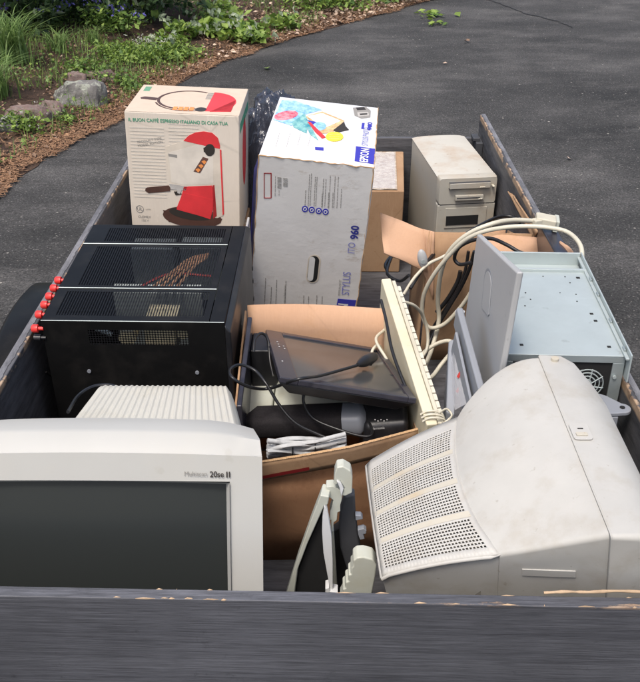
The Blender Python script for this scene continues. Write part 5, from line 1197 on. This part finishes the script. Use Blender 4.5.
cable('floor_cable', 'black cable curling on the trailer floor beside the printer box', 'black_cable', .0045,
    zp(z7, [(62, 345, 2.30), (58, 330, 2.34), (72, 312, 2.40), (62, 350, 2.28), (90, 368, 2.24), (112, 355, 2.2)]))
cable('grey_ribbon_cable', 'flat dark strap on the front of the brown carton', 'black_cable', .0062,
    zp(z7, [(230, 345, 2.21), (222, 372, 2.21), (200, 410, 2.21), (175, 440, 2.21)]))

# ------------------------------------------------------------------ silver computer case
bx = Box((.460, 1.640, .70), (.220, .353, .456), (1.0, 0, -2.0))
SV = thing('silver_computer_case', 'bare silver steel computer case with fan grille behind the beige monitor', 'computer case', bx.P(0, 0, -.5))
def sp_(a, b_, e): return bx.P(a-.5, b_-.5, e-.5)
def sbox(mb, a0, a1, b0, b1, e0, e1): mb.hexa([sp_(*p) for p in ((a0, b0, e0), (a1, b0, e0), (a1, b1, e0), (a0, b1, e0), (a0, b0, e1), (a1, b0, e1), (a1, b1, e1), (a0, b1, e1))])
m_ = B('steel'); sbox(m_, 0, 1, .012, 1, .0, .995)
m_.build('chassis', SV, bev=.0015)
m_ = B('steel'); sbox(m_, -.005, 1.005, -.004, 1, .9955, 1.0); m_.build('top_plate', SV, bev=.001)
m_ = B('steel_dark')
for a0, a1, e0, e1 in ((0, 1, .965, .995), (0, .05, .0, .965), (.90, 1, .0, .965), (.05, .90, .0, .72)): sbox(m_, a0, a1, -.002, .010, e0, e1)
m_.build('rear_plate', SV, bev=.001)
fc = sp_(.70, -.002, .862); 
m_ = B('dark_hole'); sbox(m_, .48, .90, .008, .0115, .75, .965); sbox(m_, .06, .34, .008, .0115, .80, .955); m_.build('fan_opening', SV)
m_ = B('steel'); Xs, Zs, Ns = bx.X, bx.Z, -bx.Y
for r in (.010, .0175, .025, .032): 
    m_.tube([fc+Xs*r*math.cos(a)+Zs*r*math.sin(a)+Ns*.001 for a in [2*PI*k/40 for k in range(41)]], .0012, 5, False)
for k in range(8):
    a = 2*PI*k/8+.2; m_.tube([fc+(Xs*math.cos(a)+Zs*math.sin(a))*.010+Ns*.0012, fc+(Xs*math.cos(a+.35)+Zs*math.sin(a+.35))*.034+Ns*.0012], .0012, 5)
m_.tube([fc+Ns*.0, fc+Ns*.0018], .0095, 20); m_.mat('steel_dark')
for k in range(48):
    a, a2 = 2*PI*k/48, 2*PI*(k+1)/48
    def pe(t):
        c_, s_ = math.cos(t), math.sin(t); kk = .046/max(abs(c_), abs(s_)); return fc+Xs*c_*kk*.9+Zs*s_*kk+bx.Y*.004
    m_.add([fc+(Xs*math.cos(a)+Zs*math.sin(a))*.0345+bx.Y*.004, fc+(Xs*math.cos(a2)+Zs*math.sin(a2))*.0345+bx.Y*.004, pe(a2), pe(a)], [(0, 1, 2, 3)])
fgo = m_.build('fan_grille', SV, smooth=50)
m_ = B('dark_grey')
for k in range(7):
    a = 2*PI*k/7; m_.add([fc+(Xs*math.cos(a)+Zs*math.sin(a))*.010+bx.Y*.003, fc+(Xs*math.cos(a+.5)+Zs*math.sin(a+.5))*.010+bx.Y*.003, fc+(Xs*math.cos(a+.75)+Zs*math.sin(a+.75))*.033+bx.Y*.006, fc+(Xs*math.cos(a+.1)+Zs*math.sin(a+.1))*.033+bx.Y*.002], [(0, 1, 2, 3)])
m_.build('fan_blades', fgo, solid=.001)
m_ = B('red_plastic'); m_.tube([sp_(.12, .004, .93), sp_(.26, .004, .95)], .007, 8); m_.build('inner_wires', SV)
m_ = B('steel'); sbox(m_, .40, .46, -.003, .008, .72, .965); m_.build('grille_post', SV)
# raised right flange with slot, back tray
m_ = B('steel'); sbox(m_, 1.008, 1.022, -.06, 1.22, .90, 1.030); sbox(m_, .975, 1.006, -.05, 1.20, 1.0015, 1.010); m_.build('side_flange', SV, bev=.0008)
m_ = B('steel_dark')
for b_ in (.02, .33, .65, .85): sbox(m_, .985, 1.0, b_, b_+.045, 1.0105, 1.02)
m_.build('flange_clips', SV, bev=.001)
m_ = B('steel'); sbox(m_, .02, 1.0, 1.0, 1.02, .6, 1.014); sbox(m_, .02, 1.0, 1.022, 1.20, .90, .965); sbox(m_, .0, 1.0, 1.20, 1.215, .8, 1.03); m_.build('rear_tray', SV, bev=.001)
m_ = B('orange'); sbox(m_, .50, .56, 1.05, 1.08, .966, .972); m_.build('small_label', SV)
m_ = B('dark_hole'); tq = bx.P(0, 0, .5)
for px, py, s_ in ((578, 278, .007), (591.5, 314, .006), (595.5, 321, .006), (521.5, 345, .006), (609, 347, .006), (521, 281, .0016), (543, 276.5, .0016), (565, 277, .0016), (570, 283, .0016), (525.5, 293, .0018), (530.5, 299.5, .0016), (525, 306, .0018), (576, 294.5, .0016), (577, 301.5, .0016), (512, 314, .0018), (560, 293, .0012)):
    p = onpl(px, py, tq, bx.Z, 0); 
    if s_ > .004: m_.box(p+bx.Z*.0006, (s_*1.1, s_, .001), bx.R)
    else: m_.tube([p+bx.Z*.0002, p+bx.Z*.0010], s_, 8)
m_.build('punched_holes', SV)
m_ = B('steel')
for a, e in ((.93, .90), (.955, .72), (.93, .66)): c = sp_(a, -.004, e); m_.tube([c, c+Ns*.003], .0035, 10)
m_.build('screws', SV, smooth=40)
# grey plastic foot frame at its lower right
PF = thing('grey_plastic_bracket', 'grey plastic frame corner with a screw hole below the silver case', 'bracket', (.55, 1.42, .80))
c = at(613, 404, 'y', 1.40); m_ = B('mid_grey')
m_.prism([(-.09, -.035), (.0, -.03), (.012, -.028)]+[(.014+.016*math.cos(rad(a)), -.012+.016*math.sin(rad(a))) for a in range(-80, 81, 20)]+[(-.005, .03), (-.03, .045), (-.09, .045)], c, V((1, 0, 0)), V((0, 1, 0)), -.008, 0); plo = m_.build('plate', PF, bev=.002)
m_ = B('dark_hole'); m_.tube([c+V((.014, -.012, .0002)), c+V((.014, -.012, .0012))], .005, 16); m_.build('screw_hole', plo)
m_ = B('mid_grey'); m_.rng((c.x-.09, c.y-.03, .451), (c.x+.004, c.y+.03, c.z-.0085)); m_.build('upright', PF, bev=.003)

# ------------------------------------------------------------------ grey side panel leaning on it
A3, B3, C3 = at(477, 234, 'x', .325), at(517, 272, 'x', .325), at(497, 385, 'x', .318); D3 = A3+(C3-B3)
ext = (C3-B3)*.5
SP = thing('grey_side_panel', 'large smooth grey plastic panel leaning against the silver computer case', 'panel', C3+ext)
nr = (B3-A3).cross(D3-A3).normalized(); nr = nr if nr.x < 0 else -nr
m_ = B('silver_grey'); q4 = [D3+ext, C3+ext, B3, A3]; th = -nr*.012
m_.hexa([q4[0]+th, q4[1]+th, q4[1], q4[0], q4[3]+th, q4[2]+th, q4[2], q4[3]]); m_.build('panel', SP, bev=.004, seg=3)
oc = onpl(487.5, 290, A3, nr, 0); uu = (B3-A3).normalized(); vv = (A3-D3).normalized(); vv = (vv-uu*vv.dot(uu)).normalized()
if uu.cross(vv).dot(nr) < 0: uu = -uu
hh = [(-.042, -.045), (.036, -.045), (.042, -.040)]+[(.042*math.cos(rad(a)), .015+.028*math.sin(rad(a))) for a in range(0, 181, 15)]+[(-.046, -.038)]
m_ = B('mid_grey'); m_.prism(hh, oc, uu, vv, .0002, .0010); m_.mat('silver_grey').prism([(x*.90+.002, y*.94-.003) for x, y in hh], oc, uu, vv, .0002, .0016); m_.build('finger_recess', SP, bev=.0005)
# dark grey frames left of it
FR = thing('grey_plastic_bezel', 'blue grey plastic front frame leaning left of the large grey panel', 'bezel', (.25, 1.45, .70))
def bar(p, q_, w, h, mb, off=V((0, 0, 0))):
    p, q_ = V(p)+off, V(q_)+off; d = (q_-p); t = d.normalized(); s1 = t.cross(V((0, 0, 1))).normalized()*w; s2 = s1.normalized().cross(t)*h
    mb.hexa([p-s1/2-s2/2, p+s1/2-s2/2, q_+s1/2-s2/2, q_-s1/2-s2/2, p-s1/2+s2/2, p+s1/2+s2/2, q_+s1/2+s2/2, q_-s1/2+s2/2])
a = at(458, 316, 'y', 1.62); b_ = at(481, 402, 'y', 1.40)
m_ = B('mid_grey'); bar(a, b_, .014, .05, m_); m_.build('upper_rail', FR, bev=.004)
a2 = at(452, 345, 'y', 1.60); b2 = at(452, 412, 'y', 1.47)
m_ = B('mid_grey'); m_.hexa([V(p) for p in (b2+V((-.012, 0, -.15)), b2+V((.004, -.01, -.15)), a2+V((.012, .02, -.15)), a2+V((-.004, .02, -.15)), b2+V((-.012, 0, .0)), b2+V((.004, -.01, .0)), a2+V((.010, .01, .012)), a2+V((-.006, .01, .005)))]); m_.build('lower_rail', FR, bev=.003)
m_ = B('mid_grey'); a4 = at(457, 330, 'y', 1.58); b4_ = at(474, 408, 'y', 1.40); bar(a4, b4_, .006, .07, m_, V((-.004, 0, -.03))); m_.build('inner_rail', FR, bev=.002)
m_ = B('clear'); p0, p1, p2, p3 = at(455, 345, 'y', 1.57), at(470, 402, 'y', 1.42), at(455, 410, 'y', 1.46), at(449, 372, 'y', 1.56); m_.add([p0, p1, p2, p3], [(0, 1, 2, 3)]); m_.build('clear_window', FR, solid=.001)
m_ = B('red_plastic')
for x, y in ((460, 375), (459, 390), (463, 395)): p = at(x, y, 'y', 1.50); m_.box(p, (.006, .006, .012), euler(10, 20, 30))
m_.mat('brass'); p = at(461, 383, 'y', 1.50); m_.box(p, (.006, .006, .03)); m_.build('loose_connectors', FR)
m_ = B('silver_grey'); p = at(460, 313, 'y', 1.63); m_.tube([p+V((0, 0, -.004)), p+V((0, 0, .004))], .010, 12); m_.build('hinge_lug', FR, smooth=40)

# ------------------------------------------------------------------ broken plastic parts by the tailgate
y0 = 1.12
BZ = thing('white_screen_bezel', 'white plastic screen bezel seen edge on with dark inside, by the tailgate', 'bezel', (-.03, 1.12, .46))
z6b = lambda x, y: (270+x/4.267, 450+y/4.267)
def ext_poly(mat, pts, y, th, nm, par, bev=.001, sk=0.0):
    m_ = B(mat); f = [at(*z6b(*p), 'y', y) for p in pts]; ar = sum((f[i].x*f[(i+1) % len(f)].z-f[(i+1) % len(f)].x*f[i].z) for i in range(len(f)))
    if ar < 0: f = f[::-1]
    k = len(f); bb = [p+V((sk, th, 0)) for p in f]
    m_.add(f+bb, [tuple(range(k)), tuple(range(k, 2*k))[::-1]]+[((i+1) % k, i, k+i, k+(i+1) % k) for i in range(k)]); return m_.build(nm, par, bev=bev)
ext_poly('offwhite', [(215, 193), (252, 200), (246, 235), (232, 238), (160, 400), (118, 510), (100, 640), (92, 900), (20, 900), (60, 640), (110, 480), (170, 310)], y0, .03, 'outer_frame', BZ, .002, .004)
ext_poly('dark_hole', [(228, 262), (222, 330), (228, 400), (240, 480), (252, 600), (262, 900), (100, 900), (108, 620), (122, 520), (165, 400)], y0+.012, .02, 'dark_panel', BZ)
ext_poly('white_pl', [(232, 240), (242, 250), (262, 360), (268, 480), (268, 595), (258, 600), (246, 540), (228, 440), (222, 350), (224, 290)], y0-.004, .014, 'inner_blade', BZ)
ext_poly('white_pl', [(236, 592), (252, 588), (256, 604), (290, 610), (292, 800), (236, 800)], y0-.01, .02, 'clip_foot', BZ)
BR = thing('beige_bracket', 'notched beige plastic bracket with rounded top between bezel and beige monitor', 'bracket', (.03, 1.14, .46))
ext_poly('offwhite', [(276, 100), (285, 75), (312, 70), (345, 90), (352, 120), (350, 185), (322, 198), (300, 196), (318, 165), (300, 135), (285, 150), (272, 150)], y0+.01, .022, 'rounded_top', BR, .005)
ext_poly('offwhite', [(240, 158), (268, 155), (290, 165), (310, 185), (306, 215), (300, 235), (300, 262), (288, 268), (285, 300), (272, 310), (268, 345), (262, 345), (260, 300), (254, 300), (256, 262), (264, 240), (270, 215), (256, 205), (245, 195), (238, 180)], y0+.016, .018, 'notched_stem', BR, .002)
ext_poly('offwhite', [(262, 345), (272, 345), (300, 800), (280, 900)], y0+.03, .015, 'lower_stem', BR, .001)
ext_poly('white_pl', [(284, 132), (300, 140), (314, 165), (305, 200), (300, 180), (296, 160)], y0+.006, .01, 'inner_lug', BR, .001)
DC = thing('charcoal_cover', 'curved charcoal plastic cover with two small clips beside the vented monitor', 'cover', (.06, 1.18, .46))
ext_poly('dark_grey', [(318, 200), (362, 190), (366, 280), (378, 380), (402, 500), (430, 900), (300, 900), (330, 520), (300, 420), (294, 330), (300, 260)], y0+.045, .02, 'curved_shell', DC, .004)
ext_poly('black_plastic', [(270, 350), (298, 330), (330, 520), (320, 640), (270, 620)], y0+.07, .02, 'inner_shell', DC, .002)
for k, yy in enumerate((290, 350)): ext_poly('mid_grey', [(364, yy-10), (388, yy-8), (396, yy), (396, yy+6), (384, yy+8), (366, yy+12)] if k == 0 else [(374, yy-8), (400, yy-14), (412, yy-6), (410, yy+8), (398, yy+10), (404, yy+30), (384, yy+34), (376, yy+10)], y0+.035, .012, 'clip', DC, .001)
RF = thing('ribbed_foot', 'beige ribbed plastic foot piece rising behind the tailgate', 'plastic piece', (.06, 1.05, .46))
ext_poly('offwhite', [(355, 472), (372, 460), (400, 458), (440, 468), (455, 492), (450, 540), (430, 640), (400, 1300), (260, 1300), (300, 640), (312, 618), (310, 596), (322, 590), (322, 566), (336, 560), (334, 536), (346, 530), (346, 506), (354, 498)], y0-.05, .03, 'body', RF, .004)
# torn yellow foam strip on the tailgate corner
m_ = B('bare_wood'); m_.tube(spline([tgp(.30, .012, .873), tgp(.33, .012, .876), tgp(.36, .013, .875), tgp(.40, .014, .877), tgp(.44, .014, .876)]), [.0022+.0012*noise.noise(V((i*.23, 2, 0)))+.0004*noise.noise(V((i*1.7, 2, 0))) for i in range(33)], 7)
tag(m_.build('wood_strip', smooth=60, loc=tgp(.37, .012, .87)), 'rough pale wood strip lying on the right end of the tailgate top', 'wood strip')

# ------------------------------------------------------------------ light
w = bpy.data.worlds.new('World'); sc.world = w; w.use_nodes = True; nt = w.node_tree
sky = nt.nodes.new('ShaderNodeTexSky'); sky.sky_type = 'NISHITA'; sky.sun_disc = False
SEL, SAZ = 64, 205     # sun elevation, compass turn (0 = +Y, clockwise)
sky.sun_elevation = rad(SEL); sky.sun_rotation = rad(SAZ); sky.dust_density = 5; sky.ozone_density = .5; sky.air_density = 1
bg = nt.nodes['Background']; nt.links.new(sky.outputs[0], bg.inputs[0]); bg.inputs[1].default_value = .15
sl = bpy.data.lights.new('sun', 'SUN'); sl.energy = 1.5; sl.angle = rad(12); sl.color = (1, .965, .92)
so = bpy.data.objects.new('sun', sl); COL.objects.link(so); so.location = (0, 0, 10)
d = V((math.sin(rad(SAZ))*math.cos(rad(SEL)), math.cos(rad(SAZ))*math.cos(rad(SEL)), math.sin(rad(SEL))))
so.rotation_euler = d.to_track_quat('Z', 'Y').to_euler()
vs_ = sc.view_settings; vs_.view_transform = 'Standard'; vs_.look = 'None'; vs_.exposure = .56; vs_.gamma = 1; vs_.use_curve_mapping = False
